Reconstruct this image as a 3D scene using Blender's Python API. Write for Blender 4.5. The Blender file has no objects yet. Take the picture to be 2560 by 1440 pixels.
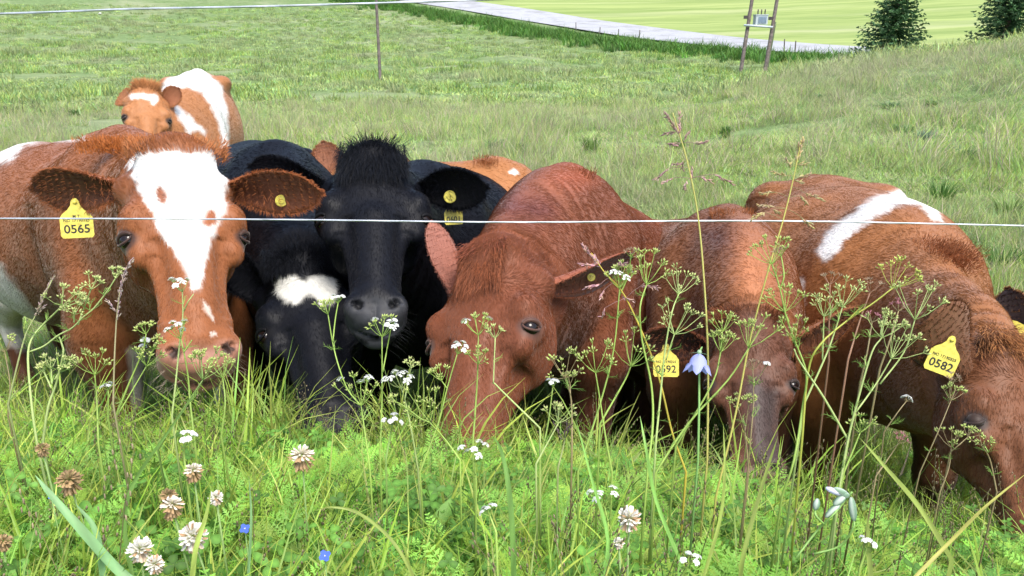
import bpy, math, random
import numpy as np
from mathutils import Vector, Matrix

random.seed(7)
rng = np.random.default_rng(11)
SC = bpy.context.scene
COL = SC.collection

# ---------------------------------------------------------------- camera
CAM_Z = 1.5
PITCH = math.radians(18.0)
FPX = 1950.0                                   # focal length in photograph pixels (2560 wide)
cam_d = bpy.data.cameras.new('camera')
cam_d.sensor_width = 36.0
cam_d.lens = FPX / 2560.0 * 36.0
cam_d.clip_start = 0.02
cam_d.clip_end = 3000.0
cam = bpy.data.objects.new('camera', cam_d)
COL.objects.link(cam)
cam.location = (0, 0, CAM_Z)
cam.rotation_euler = (math.radians(90) - PITCH, 0, 0)
SC.camera = cam

# ---------------------------------------------------------------- sky, sun, exposure
SUN_EL, SUN_AZ = 62.0, 150.0                    # degrees; azimuth from +Y towards +X
world = bpy.data.worlds.new('World')
SC.world = world
world.use_nodes = True
wn = world.node_tree.nodes
wl = world.node_tree.links
bg = wn['Background']
sky = wn.new('ShaderNodeTexSky')
sky.sky_type = 'NISHITA'
sky.sun_disc = False
sky.sun_elevation = math.radians(SUN_EL)
sky.sun_rotation = math.radians(SUN_AZ)
sky.air_density = 1.0
sky.dust_density = 3.0
sky.ozone_density = 1.0
wl.new(sky.outputs[0], bg.inputs[0])
bg.inputs[1].default_value = 0.15
sun_d = bpy.data.lights.new('sun', 'SUN')
sun_d.energy = 2.2
sun_d.angle = math.radians(26)
sun_d.color = (1.0, 0.96, 0.88)
sun = bpy.data.objects.new('sun', sun_d)
COL.objects.link(sun)
_sd = Vector((math.sin(math.radians(SUN_AZ)) * math.cos(math.radians(SUN_EL)),
              math.cos(math.radians(SUN_AZ)) * math.cos(math.radians(SUN_EL)),
              math.sin(math.radians(SUN_EL))))
sun.rotation_euler = _sd.to_track_quat('Z', 'Y').to_euler()
sun.location = (0, 0, 20)
SC.view_settings.view_transform = 'Standard'
SC.view_settings.look = 'None'
SC.view_settings.gamma = 1.0
SC.view_settings.use_curve_mapping = False
SC.view_settings.exposure = 1.15
SC.cycles.max_bounces = 6
SC.cycles.diffuse_bounces = 3
SC.cycles.glossy_bounces = 2
SC.cycles.transmission_bounces = 3
SC.cycles.transparent_max_bounces = 8

# ---------------------------------------------------------------- helpers
FWD = np.array([0.0, math.cos(PITCH), -math.sin(PITCH)])
UPV = np.array([0.0, math.sin(PITCH), math.cos(PITCH)])


def at(px, py, d):
    """world point seen at a photograph pixel, d metres along the view axis"""
    xc = (px - 1280.0) / FPX * d
    yc = (720.0 - py) / FPX * d
    return np.array([xc, 0, CAM_Z]) + FWD * d + UPV * yc


def unit(v):
    v = np.asarray(v, float)
    return v / max(1e-12, np.linalg.norm(v))


def _hash(ix, iy, iz, seed):
    h = (ix * 374761393 + iy * 668265263 + iz * 2147483647 + seed * 974711) & 0xFFFFFFFF
    h = ((h ^ (h >> 13)) * 1274126177) & 0xFFFFFFFF
    h = h ^ (h >> 16)
    return (h & 0xFFFF) / 65535.0


def vnoise(p, scale, seed=0):
    """value noise in -1..1 at points p (N,3)"""
    q = np.asarray(p, float) * scale
    f = np.floor(q).astype(np.int64)
    t = q - f
    t = t * t * (3 - 2 * t)
    r = 0
    for dx in (0, 1):
        wx = t[:, 0] if dx else 1 - t[:, 0]
        for dy in (0, 1):
            wy = t[:, 1] if dy else 1 - t[:, 1]
            for dz in (0, 1):
                wz = t[:, 2] if dz else 1 - t[:, 2]
                r = r + wx * wy * wz * _hash(f[:, 0] + dx, f[:, 1] + dy, f[:, 2] + dz, seed)
    return r * 2 - 1


def fbm(p, scale, seed=0, n=3):
    r = 0
    for i in range(n):
        r = r + vnoise(p, scale * 2 ** i, seed + i) / 2 ** i
    return r / 1.6


def mesh_obj(name, verts, faces, mat=None, parent=None, smooth=True, loc=None, cols=None):
    me = bpy.data.meshes.new(name)
    verts = np.asarray(verts, float)
    if loc is not None:
        verts = verts - np.asarray(loc, float)
    if isinstance(faces, np.ndarray):
        me.vertices.add(len(verts))
        me.vertices.foreach_set('co', verts.astype(np.float32).ravel())
        k = faces.shape[1]
        me.loops.add(faces.size)
        me.loops.foreach_set('vertex_index', faces.astype(np.int32).ravel())
        me.polygons.add(len(faces))
        me.polygons.foreach_set('loop_start', np.arange(0, faces.size, k, dtype=np.int32))
        me.update(calc_edges=True)
    else:
        me.from_pydata([tuple(v) for v in verts], [], faces)
        me.update()
    me.validate()
    if smooth:
        me.polygons.foreach_set('use_smooth', np.ones(len(me.polygons), bool))
    if cols is not None:
        ca = me.color_attributes.new('Col', 'FLOAT_COLOR', 'POINT')
        c4 = np.ones((len(verts), 4), np.float32)
        c4[:, :3] = cols
        ca.data.foreach_set('color', c4.ravel())
    o = bpy.data.objects.new(name, me)
    COL.objects.link(o)
    if loc is not None and parent is None:
        o.location = loc
    if mat is not None:
        me.materials.append(mat)
    if parent is not None:
        o.parent = parent
    return o


def tag(o, label=None, cat=None, group=None, kind=None):
    if label: o['label'] = label
    if cat: o['category'] = cat
    if group: o['group'] = group
    if kind: o['kind'] = kind
    return o


def empty(name, loc):
    o = bpy.data.objects.new(name, None)
    COL.objects.link(o)
    o.location = tuple(loc)
    o.empty_display_size = 0.1
    return o


class MB:
    """collects geometry with colours; build() links one mesh object"""
    def __init__(s):
        s.v = []; s.f = []; s.c = []; s.n = 0

    def add(s, v, f, col=(1, 1, 1)):
        v = np.asarray(v, float)
        s.v.append(v)
        s.f += [tuple(int(i) + s.n for i in q) for q in f]
        c = np.asarray(col, float)
        if c.ndim == 1: c = np.tile(c, (len(v), 1))
        s.c.append(c)
        s.n += len(v)

    def tube(s, pts, rad, sides=5, col=(1, 1, 1), cap=True):
        pts = np.asarray(pts, float)
        n = len(pts)
        rad = np.broadcast_to(np.asarray(rad, float), (n,))
        t = np.gradient(pts, axis=0)
        t /= np.maximum(1e-9, np.linalg.norm(t, axis=1))[:, None]
        up = np.array([0.13, 0.31, 0.94]) if abs(t[0, 2]) < 0.9 else np.array([0.97, 0.2, 0.1])
        a = np.cross(t, up); a /= np.maximum(1e-9, np.linalg.norm(a, axis=1))[:, None]
        b = np.cross(t, a)
        ang = np.arange(sides) * 2 * math.pi / sides
        v = (pts[:, None, :] + rad[:, None, None] * (np.cos(ang)[None, :, None] * a[:, None, :] +
             np.sin(ang)[None, :, None] * b[:, None, :])).reshape(-1, 3)
        f = []
        for i in range(n - 1):
            for j in range(sides):
                k = (j + 1) % sides
                f.append((i * sides + j, i * sides + k, (i + 1) * sides + k, (i + 1) * sides + j))
        if cap:
            f.append(tuple(range(sides - 1, -1, -1)))
            f.append(tuple(range((n - 1) * sides, n * sides)))
        c = np.asarray(col, float)
        if c.ndim == 2: c = np.repeat(c, sides, axis=0)
        s.add(v, f, c)

    def blade(s, pts, width, side, col=(1, 1, 1), fold=0.25):
        """tapered leaf strip along pts; width per point; two quads wide is folded along its midrib"""
        pts = np.asarray(pts, float)
        n = len(pts)
        width = np.asarray(width, float)
        side = np.asarray(side, float)
        t = np.gradient(pts, axis=0)
        t /= np.maximum(1e-9, np.linalg.norm(t, axis=1))[:, None]
        nn = np.cross(t, side)
        L = pts - side * width[:, None] * 0.5 + nn * width[:, None] * fold
        R = pts + side * width[:, None] * 0.5 + nn * width[:, None] * fold
        v = np.stack([L, pts, R], 1).reshape(-1, 3)
        f = []
        for i in range(n - 1):
            a = i * 3
            f.append((a, a + 1, a + 4, a + 3)); f.append((a + 1, a + 2, a + 5, a + 4))
        c = np.asarray(col, float)
        if c.ndim == 2: c = np.repeat(c, 3, axis=0)
        s.add(v, f, c)

    def ball(s, c, r, col=(1, 1, 1), axes=None, seg=6, rings=4):
        r = np.broadcast_to(np.asarray(r, float), (3,))
        v = [(0, 0, -1)]
        for i in range(1, rings):
            th = math.pi * i / rings
            for j in range(seg):
                ph = 2 * math.pi * j / seg
                v.append((math.sin(th) * math.cos(ph), math.sin(th) * math.sin(ph), -math.cos(th)))
        v.append((0, 0, 1))
        f = [(0, 1 + (j + 1) % seg, 1 + j) for j in range(seg)]
        for i in range(rings - 2):
            for j in range(seg):
                a = 1 + i * seg
                f.append((a + j, a + (j + 1) % seg, a + seg + (j + 1) % seg, a + seg + j))
        a = 1 + (rings - 2) * seg
        f += [(a + j, a + (j + 1) % seg, len(v) - 1) for j in range(seg)]
        v = np.array(v) * r
        if axes is not None: v = v @ np.asarray(axes)
        s.add(v + np.asarray(c), f, col)

    def box(s, c, h, col=(1, 1, 1), axes=None):
        v = np.array([(x, y, z) for x in (-1, 1) for y in (-1, 1) for z in (-1, 1)], float) * np.asarray(h)
        if axes is not None: v = v @ np.asarray(axes)
        f = [(0, 1, 3, 2), (4, 6, 7, 5), (0, 4, 5, 1), (2, 3, 7, 6), (0, 2, 6, 4), (1, 5, 7, 3)]
        s.add(v + np.asarray(c), f, col)

    def build(s, name, mat, parent=None, loc=None, smooth=True, colors=True):
        return mesh_obj(name, np.concatenate(s.v), s.f, mat, parent, smooth, loc,
                        np.concatenate(s.c) if colors else None)


def frame(z, hint):
    z = unit(z)
    x = unit(np.cross(hint, z)) if abs(np.dot(unit(hint), z)) < 0.999 else unit(np.cross([1, 0.1, 0], z))
    y = np.cross(z, x)
    return np.array([x, y, z])


# ---------------------------------------------------------------- materials
def new_mat(name):
    m = bpy.data.materials.new(name)
    m.use_nodes = True
    nt = m.node_tree
    return m, nt, nt.nodes, nt.links, nt.nodes['Principled BSDF']


def simple_mat(name, col, rough=0.6, metal=0.0, noise=0.15, nscale=30.0, bump=0.0, spec=0.5):
    m, nt, N, L, b = new_mat(name)
    tc = N.new('ShaderNodeTexCoord')
    nz = N.new('ShaderNodeTexNoise'); nz.inputs['Scale'].default_value = nscale
    nz.inputs['Detail'].default_value = 6
    L.new(tc.outputs['Object'], nz.inputs['Vector'])
    mr = N.new('ShaderNodeMapRange')
    mr.inputs[1].default_value = 0.3; mr.inputs[2].default_value = 0.7
    mr.inputs[3].default_value = 1 - noise; mr.inputs[4].default_value = 1 + noise
    L.new(nz.outputs['Fac'], mr.inputs[0])
    vm = N.new('ShaderNodeVectorMath'); vm.operation = 'SCALE'
    vm.inputs[0].default_value = col
    L.new(mr.outputs[0], vm.inputs['Scale'])
    L.new(vm.outputs[0], b.inputs['Base Color'])
    b.inputs['Roughness'].default_value = rough
    b.inputs['Metallic'].default_value = metal
    b.inputs['Specular IOR Level'].default_value = spec
    if bump:
        bp = N.new('ShaderNodeBump'); bp.inputs['Strength'].default_value = bump
        bp.inputs['Distance'].default_value = 0.01
        L.new(nz.outputs['Fac'], bp.inputs['Height']); L.new(bp.outputs[0], b.inputs['Normal'])
    return m


def leaf_mat(name, tint=(1, 1, 1), rough=0.5, trans=0.45, wild=0.35, world_scale=0.0, world_amt=0.0, dry=(0.30, 0.27, 0.13)):
    """plant tissue: vertex colour, per-instance variation, light shining through"""
    m, nt, N, L, b = new_mat(name)
    at_ = N.new('ShaderNodeAttribute'); at_.attribute_name = 'Col'
    oi = N.new('ShaderNodeObjectInfo')
    mr = N.new('ShaderNodeMapRange')
    mr.inputs[3].default_value = 1 - wild; mr.inputs[4].default_value = 1 + wild
    L.new(oi.outputs['Random'], mr.inputs[0])
    vm = N.new('ShaderNodeVectorMath'); vm.operation = 'SCALE'
    L.new(at_.outputs['Color'], vm.inputs[0]); L.new(mr.outputs[0], vm.inputs['Scale'])
    v2 = N.new('ShaderNodeVectorMath'); v2.operation = 'MULTIPLY'; v2.inputs[1].default_value = tint
    L.new(vm.outputs[0], v2.inputs[0])
    out = v2.outputs[0]
    if world_amt:
        ge = N.new('ShaderNodeNewGeometry')
        nz = N.new('ShaderNodeTexNoise'); nz.inputs['Scale'].default_value = world_scale
        nz.inputs['Detail'].default_value = 5; nz.inputs['Roughness'].default_value = 0.65
        L.new(ge.outputs['Position'], nz.inputs['Vector'])
        m2 = N.new('ShaderNodeMapRange'); m2.inputs[1].default_value = 0.42; m2.inputs[2].default_value = 0.68
        m2.inputs[3].default_value = 0; m2.inputs[4].default_value = world_amt
        L.new(nz.outputs['Fac'], m2.inputs[0])
        mx = N.new('ShaderNodeMix'); mx.data_type = 'RGBA'
        L.new(m2.outputs[0], mx.inputs[0]); L.new(out, mx.inputs[6]); mx.inputs[7].default_value = (*dry, 1)
        out = mx.outputs[2]
    L.new(out, b.inputs['Base Color'])
    b.inputs['Roughness'].default_value = rough
    b.inputs['Specular IOR Level'].default_value = 0.35
    tr = N.new('ShaderNodeBsdfTranslucent')
    L.new(out, tr.inputs['Color'])
    ms = N.new('ShaderNodeMixShader'); ms.inputs[0].default_value = trans
    L.new(b.outputs[0], ms.inputs[1]); L.new(tr.outputs[0], ms.inputs[2])
    L.new(ms.outputs[0], N['Material Output'].inputs['Surface'])
    return m


# ---------------------------------------------------------------- terrain
def smooth_table(xs, ys, n=600, w=9, log=False):
    x = np.linspace(xs[0], xs[-1], n) if not log else np.geomspace(xs[0], xs[-1], n)
    y = np.interp(x, xs, ys)
    k = np.exp(-np.linspace(-2, 2, 2 * w + 1) ** 2); k /= k.sum()
    y = np.convolve(np.pad(y, w, mode='edge'), k, mode='valid')
    return x, y


_bx, _by = smooth_table([-60, -3, 0, .3, .65, 1.0, 1.3, 1.5, 1.75, 2.0, 2.3, 2.7, 4, 60],
                        [.9, .98, 1.02, 1.0, .93, .83, .73, .60, .40, .22, .08, .0, 0, 0], n=9000, w=25)
_rx, _ry = smooth_table([2, 5, 12, 20, 32, 38, 46, 55, 66, 85, 105, 140, 250, 600, 2000],
                        [0, 0, 0, -.25, -.32, -.2, .1, .48, 1.15, 2.95, 5.75, 11, 30, 70, 120], n=900, w=12, log=True)
_ax, _ay = smooth_table([-180, 7, 13.5, 17.6, 22.8, 27.6, 33, 45, 90, 180], [0, 0, .22, .62, 1.2, 1.42, 1.78, 2.2, 1.6, 0], n=720, w=5)
_qx, _qy = smooth_table([0, 5, 12, 18, 23, 29, 39, 1000], [0, 0, .36, .85, 1, .72, 0, 0], n=3000, w=9)


def ground(x, y, bumps=True):
    x = np.asarray(x, float); y = np.asarray(y, float)
    r = np.hypot(x, y)
    az = np.degrees(np.arctan2(x, y))
    z = np.interp(r, _rx, _ry) * np.clip((y + 20) / 30, 0, 1)
    z = z + np.interp(az, _ax, _ay) * np.interp(r, _qx, _qy)
    sx = np.clip((x - .1) / .7, 0, 1); sx = sx * sx * (3 - 2 * sx)
    bank = np.interp(y + .28 * sx * np.clip((y - .3) / .6, 0, 1), _bx, _by)
    z = z + bank - (0.06 * np.clip(x, -1.5, 0) + .07 * np.clip(x, 0, 1.2)) * np.clip(bank, 0, 1) * (np.abs(y) < 3)
    z = z + .075 * np.exp(-(((x - .95) / .30) ** 2 + ((y - .98) / .16) ** 2))
    if bumps:
        p = np.stack([x.ravel(), y.ravel(), np.zeros(x.size)], 1)
        b = (vnoise(p, 0.35, 3) * 0.10 + vnoise(p, 1.1, 4) * 0.035).reshape(x.shape)
        z = z + b * np.clip((r - 3) / 6, 0, 1) * np.clip(1.4 - r / 120, .2, 1)
        b2 = (vnoise(p, 4.0, 5) * 0.012).reshape(x.shape)
        z = z + b2 * (r < 12)
    return z


def hit(px, py, dmin=2.0):
    """where the view ray of a photograph pixel meets the ground"""
    dirv = unit(at(px, py, 1.0) - np.array([0, 0, CAM_Z]))
    t = np.geomspace(dmin, 900, 4000)
    p = np.array([0, 0, CAM_Z]) + t[:, None] * dirv
    below = p[:, 2] < ground(p[:, 0], p[:, 1], False)
    i = int(np.argmax(below)) if below.any() else len(t) - 1
    x, y = p[i, 0], p[i, 1]
    return np.array([x, y, float(ground(x, y))])

# ---------------------------------------------------------------- land: one sheet out to the horizon, road, hayfield
ROAD_PX = [(620, -75), (800, -45), (950, -18), (1080, 2), (1180, 15), (1290, 32), (1400, 49), (1500, 67), (1610, 83), (1720, 96),
           (1830, 106), (1950, 118), (2040, 127), (2130, 137)]
road_pts = [hit(px, py, 44.0)[:2] for px, py in ROAD_PX]
_d = unit(road_pts[-1] - road_pts[-3])
road_pts += [road_pts[-1] + np.array([9, -4.5]), road_pts[-1] + np.array([28, -9]), road_pts[-1] + np.array([150, -14])]
_d0 = unit(road_pts[0] - road_pts[2])
road_pts = [road_pts[0] + _d0 * 300, road_pts[0] + _d0 * 60] + road_pts
road_pts = np.array(road_pts)
# resample and smooth the centre line
_s = np.r_[0, np.cumsum(np.linalg.norm(np.diff(road_pts, axis=0), axis=1))]
_ss = np.arange(0, _s[-1], 1.5)
RC = np.stack([np.interp(_ss, _s, road_pts[:, 0]), np.interp(_ss, _s, road_pts[:, 1])], 1)
for _ in range(3):
    k = np.ones(9) / 9
    RC = np.stack([np.convolve(np.pad(RC[:, i], 4, mode='edge'), k, mode='valid') for i in (0, 1)], 1)
RT = np.gradient(RC, axis=0); RT /= np.linalg.norm(RT, axis=1)[:, None]
RN = np.stack([-RT[:, 1], RT[:, 0]], 1)
RN *= np.sign(np.sum(RN * RC, axis=1))[:, None]        # points away from the camera
ROAD_HW = 3.3


def road_side(x, y):
    """signed distance to the road centre line, positive beyond it"""
    x = np.ravel(x); y = np.ravel(y)
    best = np.full(x.size, 1e9); sgn = np.zeros(x.size)
    for i in range(0, len(RC), 2):
        dx = x - RC[i, 0]; dy = y - RC[i, 1]
        d = dx * dx + dy * dy
        m = d < best
        best[m] = d[m]; sgn[m] = (dx * RN[i, 0] + dy * RN[i, 1])[m]
    return np.sqrt(best) * np.sign(sgn)


def ground_mat(name, c1, c2, c3, s1, s2, streak=None, bump=0.6):
    m, nt, N, L, b = new_mat(name)
    ge = N.new('ShaderNodeNewGeometry')
    mp = N.new('ShaderNodeMapping'); L.new(ge.outputs['Position'], mp.inputs['Vector'])
    if streak:
        mp.inputs['Rotation'].default_value = (0, 0, streak[0]); mp.inputs['Scale'].default_value = streak[1]
    n1 = N.new('ShaderNodeTexNoise'); n1.inputs['Scale'].default_value = s1; n1.inputs['Detail'].default_value = 8
    n1.inputs['Roughness'].default_value = 0.7
    n2 = N.new('ShaderNodeTexNoise'); n2.inputs['Scale'].default_value = s2; n2.inputs['Detail'].default_value = 6
    n2.inputs['Roughness'].default_value = 0.65
    L.new(mp.outputs[0], n1.inputs['Vector']); L.new(mp.outputs[0], n2.inputs['Vector'])
    r1 = N.new('ShaderNodeValToRGB')
    r1.color_ramp.elements[0].position = 0.36; r1.color_ramp.elements[0].color = (*c1, 1)
    r1.color_ramp.elements[1].position = 0.62; r1.color_ramp.elements[1].color = (*c2, 1)
    L.new(n1.outputs['Fac'], r1.inputs['Fac'])
    r2 = N.new('ShaderNodeMapRange'); r2.inputs[1].default_value = 0.48; r2.inputs[2].default_value = 0.66
    r2.inputs[4].default_value = 0.75
    L.new(n2.outputs['Fac'], r2.inputs[0])
    mx = N.new('ShaderNodeMix'); mx.data_type = 'RGBA'
    L.new(r2.outputs[0], mx.inputs[0]); L.new(r1.outputs[0], mx.inputs[6]); mx.inputs[7].default_value = (*c3, 1)
    L.new(mx.outputs[2], b.inputs['Base Color'])
    b.inputs['Roughness'].default_value = 0.9
    b.inputs['Specular IOR Level'].default_value = 0.15
    bp = N.new('ShaderNodeBump'); bp.inputs['Strength'].default_value = bump; bp.inputs['Distance'].default_value = 0.12
    L.new(n1.outputs['Fac'], bp.inputs['Height']); L.new(bp.outputs[0], b.inputs['Normal'])
    return m


M_pasture = ground_mat('pasture_turf', (.085, .135, .045), (.17, .24, .095), (.25, .27, .16), 2.4, 0.16)
M_hay = ground_mat('mown_hayfield', (.145, .21, .055), (.27, .325, .11), (.34, .35, .20), 0.55, 0.10, (math.radians(-14), (0.07, 1.0, 1.0)), 0.3)
M_road = ground_mat('road_gravel', (.26, .265, .28), (.37, .38, .40), (.21, .21, .21), 9.0, 0.5, None, 0.1)

_az = np.radians(np.r_[np.arange(-180, -62, 6.0), np.arange(-62, 62, 0.55), np.arange(62, 180.1, 6.0)])
_rr = np.r_[0.02, np.geomspace(0.12, 1400, 330)]
A_, R_ = np.meshgrid(_az, _rr)
X_, Y_ = R_ * np.sin(A_), R_ * np.cos(A_)
RS_ = road_side(X_, Y_).reshape(X_.shape)
Z_ = ground(X_, Y_)
_flat = np.clip(1 - (np.abs(RS_) - ROAD_HW) / 1.5, 0, 1)
_gv = np.stack([X_, Y_, Z_], 2)
_gv[..., 2] -= 0.06 * _flat * (R_ > 30)
na = len(_az)
_i = np.arange(len(_rr) - 1)[:, None] * na + np.arange(na - 1)[None, :]
_q = np.stack([_i, _i + 1, _i + 1 + na, _i + na], 2).reshape(-1, 4)[:, ::-1]
_mid = RS_.ravel()[_q].mean(1)
_rm = R_.ravel()[_q].mean(1)
_far = (_mid > 0) & (_rm > 30) & (Y_.ravel()[_q].mean(1) > 0)
g = mesh_obj('pasture', _gv.reshape(-1, 3), _q[~_far], M_pasture)
tag(g, kind='structure')
g = mesh_obj('hayfield', _gv.reshape(-1, 3), _q[_far], M_hay)
tag(g, kind='structure')
# the road: gravel sheet with crown, laid on the ground
W = [-1.0, -0.6, 0, 0.6, 1.0]
rv = []
for i in range(len(RC)):
    for w in W:
        p = RC[i] + RN[i] * ROAD_HW * w
        rv.append((p[0], p[1], float(ground(p[0], p[1], False)) + 0.07 + 0.05 * (1 - w * w)))
rf = []
for i in range(len(RC) - 1):
    for j in range(4):
        a = i * 5 + j
        rf.append((a, a + 1, a + 6, a + 5))
tag(mesh_obj('road', rv, rf, M_road), kind='structure')

# ---------------------------------------------------------------- implicit modelling: smooth unions meshed as one surface
def smin(a, b, k):
    h = np.clip(0.5 + 0.5 * (b - a) / k, 0, 1)
    return b * (1 - h) + a * h - k * h * (1 - h)


class Field:
    def __init__(s):
        s.p = []

    def seg(s, a, b, ra, rb, k=0.03, up=(0, 0, 1), fl=(1, 1), fu=(1, 1), carve=False, part=0):
        """tapered limb from a to b; fl / fu scale its radius sideways and up at both ends"""
        a = np.asarray(a, float); b = np.asarray(b, float)
        L = np.linalg.norm(b - a)
        t = (b - a) / max(L, 1e-9) if L > 1e-6 else np.array([1.0, 0, 0])
        l = np.cross(up, t); l /= max(1e-9, np.linalg.norm(l)); u = np.cross(t, l)
        R = max(ra * max(fl[0], fu[0], 1), rb * max(fl[1], fu[1], 1))
        F = np.array([t, l, u])

        def f(p):
            q = (p - a) @ F.T
            h = np.clip(q[:, 0] / max(L, 1e-9), 0, 1)
            r = ra + (rb - ra) * h
            el = fl[0] + (fl[1] - fl[0]) * h; eu = fu[0] + (fu[1] - fu[0]) * h
            x = q[:, 0] - h * L
            d = np.sqrt((q[:, 1] / (r * el)) ** 2 + (q[:, 2] / (r * eu)) ** 2 + (x / r) ** 2)
            return (d - 1) * r * np.minimum(1, np.minimum(el, eu))
        s.p.append((f, (a + b) / 2, L / 2 + R, k, carve, part))

    def ell(s, c, r, F=np.eye(3), k=0.03, carve=False, part=0):
        c = np.asarray(c, float); r = np.asarray(r, float); F = np.asarray(F)

        def f(p):
            q = ((p - c) @ F.T) / r
            return (np.sqrt((q * q).sum(1)) - 1) * r.min()
        s.p.append((f, c, r.max(), k, carve, part))

    def custom(s, f, c, R, k, part=0):
        s.p.append((f, np.asarray(c, float), R, k, False, part))

    def ev(s, p, cap=0.08, part=None):
        D = np.full(len(p), 1.0)
        for f, c, R, k, carve, pt in s.p:
            if part is not None and pt != part: continue
            lb = np.sqrt(((p - c) ** 2).sum(1)) - R
            if carve:
                i = np.where((lb < k + 0.01) & (D < cap + .05))[0]
                if len(i): D[i] = -smin(-D[i], f(p[i]), k)
            else:
                i = np.where(lb < np.minimum(D + k, cap))[0]
                if len(i): D[i] = smin(D[i], f(p[i]), k)
                np.minimum(D, np.maximum(lb, cap), out=D)
        return D

    def grad(s, p, e=0.002):
        g = np.empty_like(p)
        for a in range(3):
            d = np.zeros(3); d[a] = e
            g[:, a] = (s.ev(p + d) - s.ev(p - d)) / (2 * e)
        return g

    def mesh(s, xs, ys, zs):
        B = 4

        def pad(v):
            v = list(v)
            while (len(v) - 1) % B: v.append(v[-1] + (v[-1] - v[-2]))
            return np.array(v)
        xs, ys, zs = pad(xs), pad(ys), pad(zs)
        nx, ny, nz = len(xs), len(ys), len(zs)
        D = np.full((nx, ny, nz), 1.0, np.float32)
        cx = (xs[:-1:B] + xs[B::B]) / 2; cy = (ys[:-1:B] + ys[B::B]) / 2; cz = (zs[:-1:B] + zs[B::B]) / 2
        G = np.stack(np.meshgrid(cx, cy, cz, indexing='ij'), -1).reshape(-1, 3)
        hx = (xs[B::B] - xs[:-1:B]) / 2; hy = (ys[B::B] - ys[:-1:B]) / 2; hz = (zs[B::B] - zs[:-1:B]) / 2
        HX, HY, HZ = np.meshgrid(hx, hy, hz, indexing='ij')
        diag = np.sqrt(HX ** 2 + HY ** 2 + HZ ** 2).ravel()
        d = s.ev(G, cap=0.35)
        keep = (np.abs(d) < diag * 1.35 + 0.012)
        bi, bj, bk = np.unravel_index(np.arange(len(d)), (len(cx), len(cy), len(cz)))
        # fill the solid inside
        for o in np.where(~keep & (d < 0))[0]:
            i, j, k = bi[o] * B, bj[o] * B, bk[o] * B
            D[i:i + B + 1, j:j + B + 1, k:k + B + 1] = -1
        node = np.zeros(D.shape, bool)
        for o in np.where(keep)[0]:
            i, j, k = bi[o] * B, bj[o] * B, bk[o] * B
            node[i:i + B + 1, j:j + B + 1, k:k + B + 1] = True
        ii, jj, kk = np.where(node)
        D[ii, jj, kk] = s.ev(np.stack([xs[ii], ys[jj], zs[kk]], 1))
        M = D < 0
        cs = sum(M[a:nx - 1 + a, b:ny - 1 + b, c:nz - 1 + c].astype(np.int8) for a in (0, 1) for b in (0, 1) for c in (0, 1))
        act = (cs > 0) & (cs < 8)
        ci, cj, ck = np.where(act)
        idx = np.full(act.shape, -1, np.int64); idx[ci, cj, ck] = np.arange(len(ci))
        acc = np.zeros((len(ci), 3)); cnt = np.zeros(len(ci))
        co = [xs, ys, zs]
        for ax in range(3):
            for u in (0, 1):
                for w in (0, 1):
                    o0 = [0, 0, 0]; oth = [q for q in range(3) if q != ax]
                    o0[oth[0]] = u; o0[oth[1]] = w
                    o1 = list(o0); o1[ax] = 1
                    a0 = (ci + o0[0], cj + o0[1], ck + o0[2]); a1 = (ci + o1[0], cj + o1[1], ck + o1[2])
                    d0 = D[a0]; d1 = D[a1]
                    m = (d0 < 0) != (d1 < 0)
                    t = np.where(m, d0 / np.where(m, d0 - d1, 1), 0)
                    p0 = np.stack([co[q][a0[q]] for q in range(3)], 1); p1 = np.stack([co[q][a1[q]] for q in range(3)], 1)
                    acc += np.where(m[:, None], p0 + (p1 - p0) * t[:, None], 0); cnt += m
        V = acc / np.maximum(cnt, 1)[:, None]
        Q = []
        for ax in range(3):
            sl0 = [slice(1, -1)] * 3; sl0[ax] = slice(0, -1)
            sl1 = [slice(1, -1)] * 3; sl1[ax] = slice(1, None)
            a = M[tuple(sl0)]; b = M[tuple(sl1)]
            e = np.where(a != b)
            pos = [e[0] + (0 if ax == 0 else 1), e[1] + (0 if ax == 1 else 1), e[2] + (0 if ax == 2 else 1)]
            u, w = (ax + 1) % 3, (ax + 2) % 3
            quad = []
            for du, dw in ((-1, -1), (0, -1), (0, 0), (-1, 0)):
                c = [pos[0].copy(), pos[1].copy(), pos[2].copy()]
                c[u] = c[u] + du; c[w] = c[w] + dw
                quad.append(idx[c[0], c[1], c[2]])
            q = np.stack(quad, 1)
            flip = ~a[e]
            q[flip] = q[flip][:, ::-1]
            Q.append(q)
        Q = np.concatenate(Q); Q = Q[(Q >= 0).all(1)]
        for _ in range(2):
            g = s.grad(V); gn = (g * g).sum(1)
            V = V - np.clip(s.ev(V) / np.maximum(gn, .15), -.01, .01)[:, None] * g
        return V, Q


def poly_sd(P, poly):
    """signed distance (negative inside) of 2-D points to a polygon"""
    P = np.asarray(P, float); poly = np.asarray(poly, float)
    d = np.full(len(P), 1e9); ins = np.zeros(len(P), bool)
    for i in range(len(poly)):
        a = poly[i]; b = poly[(i + 1) % len(poly)]
        e = b - a; w = P - a
        t = np.clip((w @ e) / max(1e-12, e @ e), 0, 1)
        q = w - t[:, None] * e
        d = np.minimum(d, (q * q).sum(1))
        c = ((a[1] > P[:, 1]) != (b[1] > P[:, 1]))
        with np.errstate(divide='ignore', invalid='ignore'):
            xx = (b[0] - a[0]) * (P[:, 1] - a[1]) / (b[1] - a[1] + 1e-15) + a[0]
        ins ^= c & (P[:, 0] < xx)
    return np.sqrt(d) * np.where(ins, -1, 1)


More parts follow.
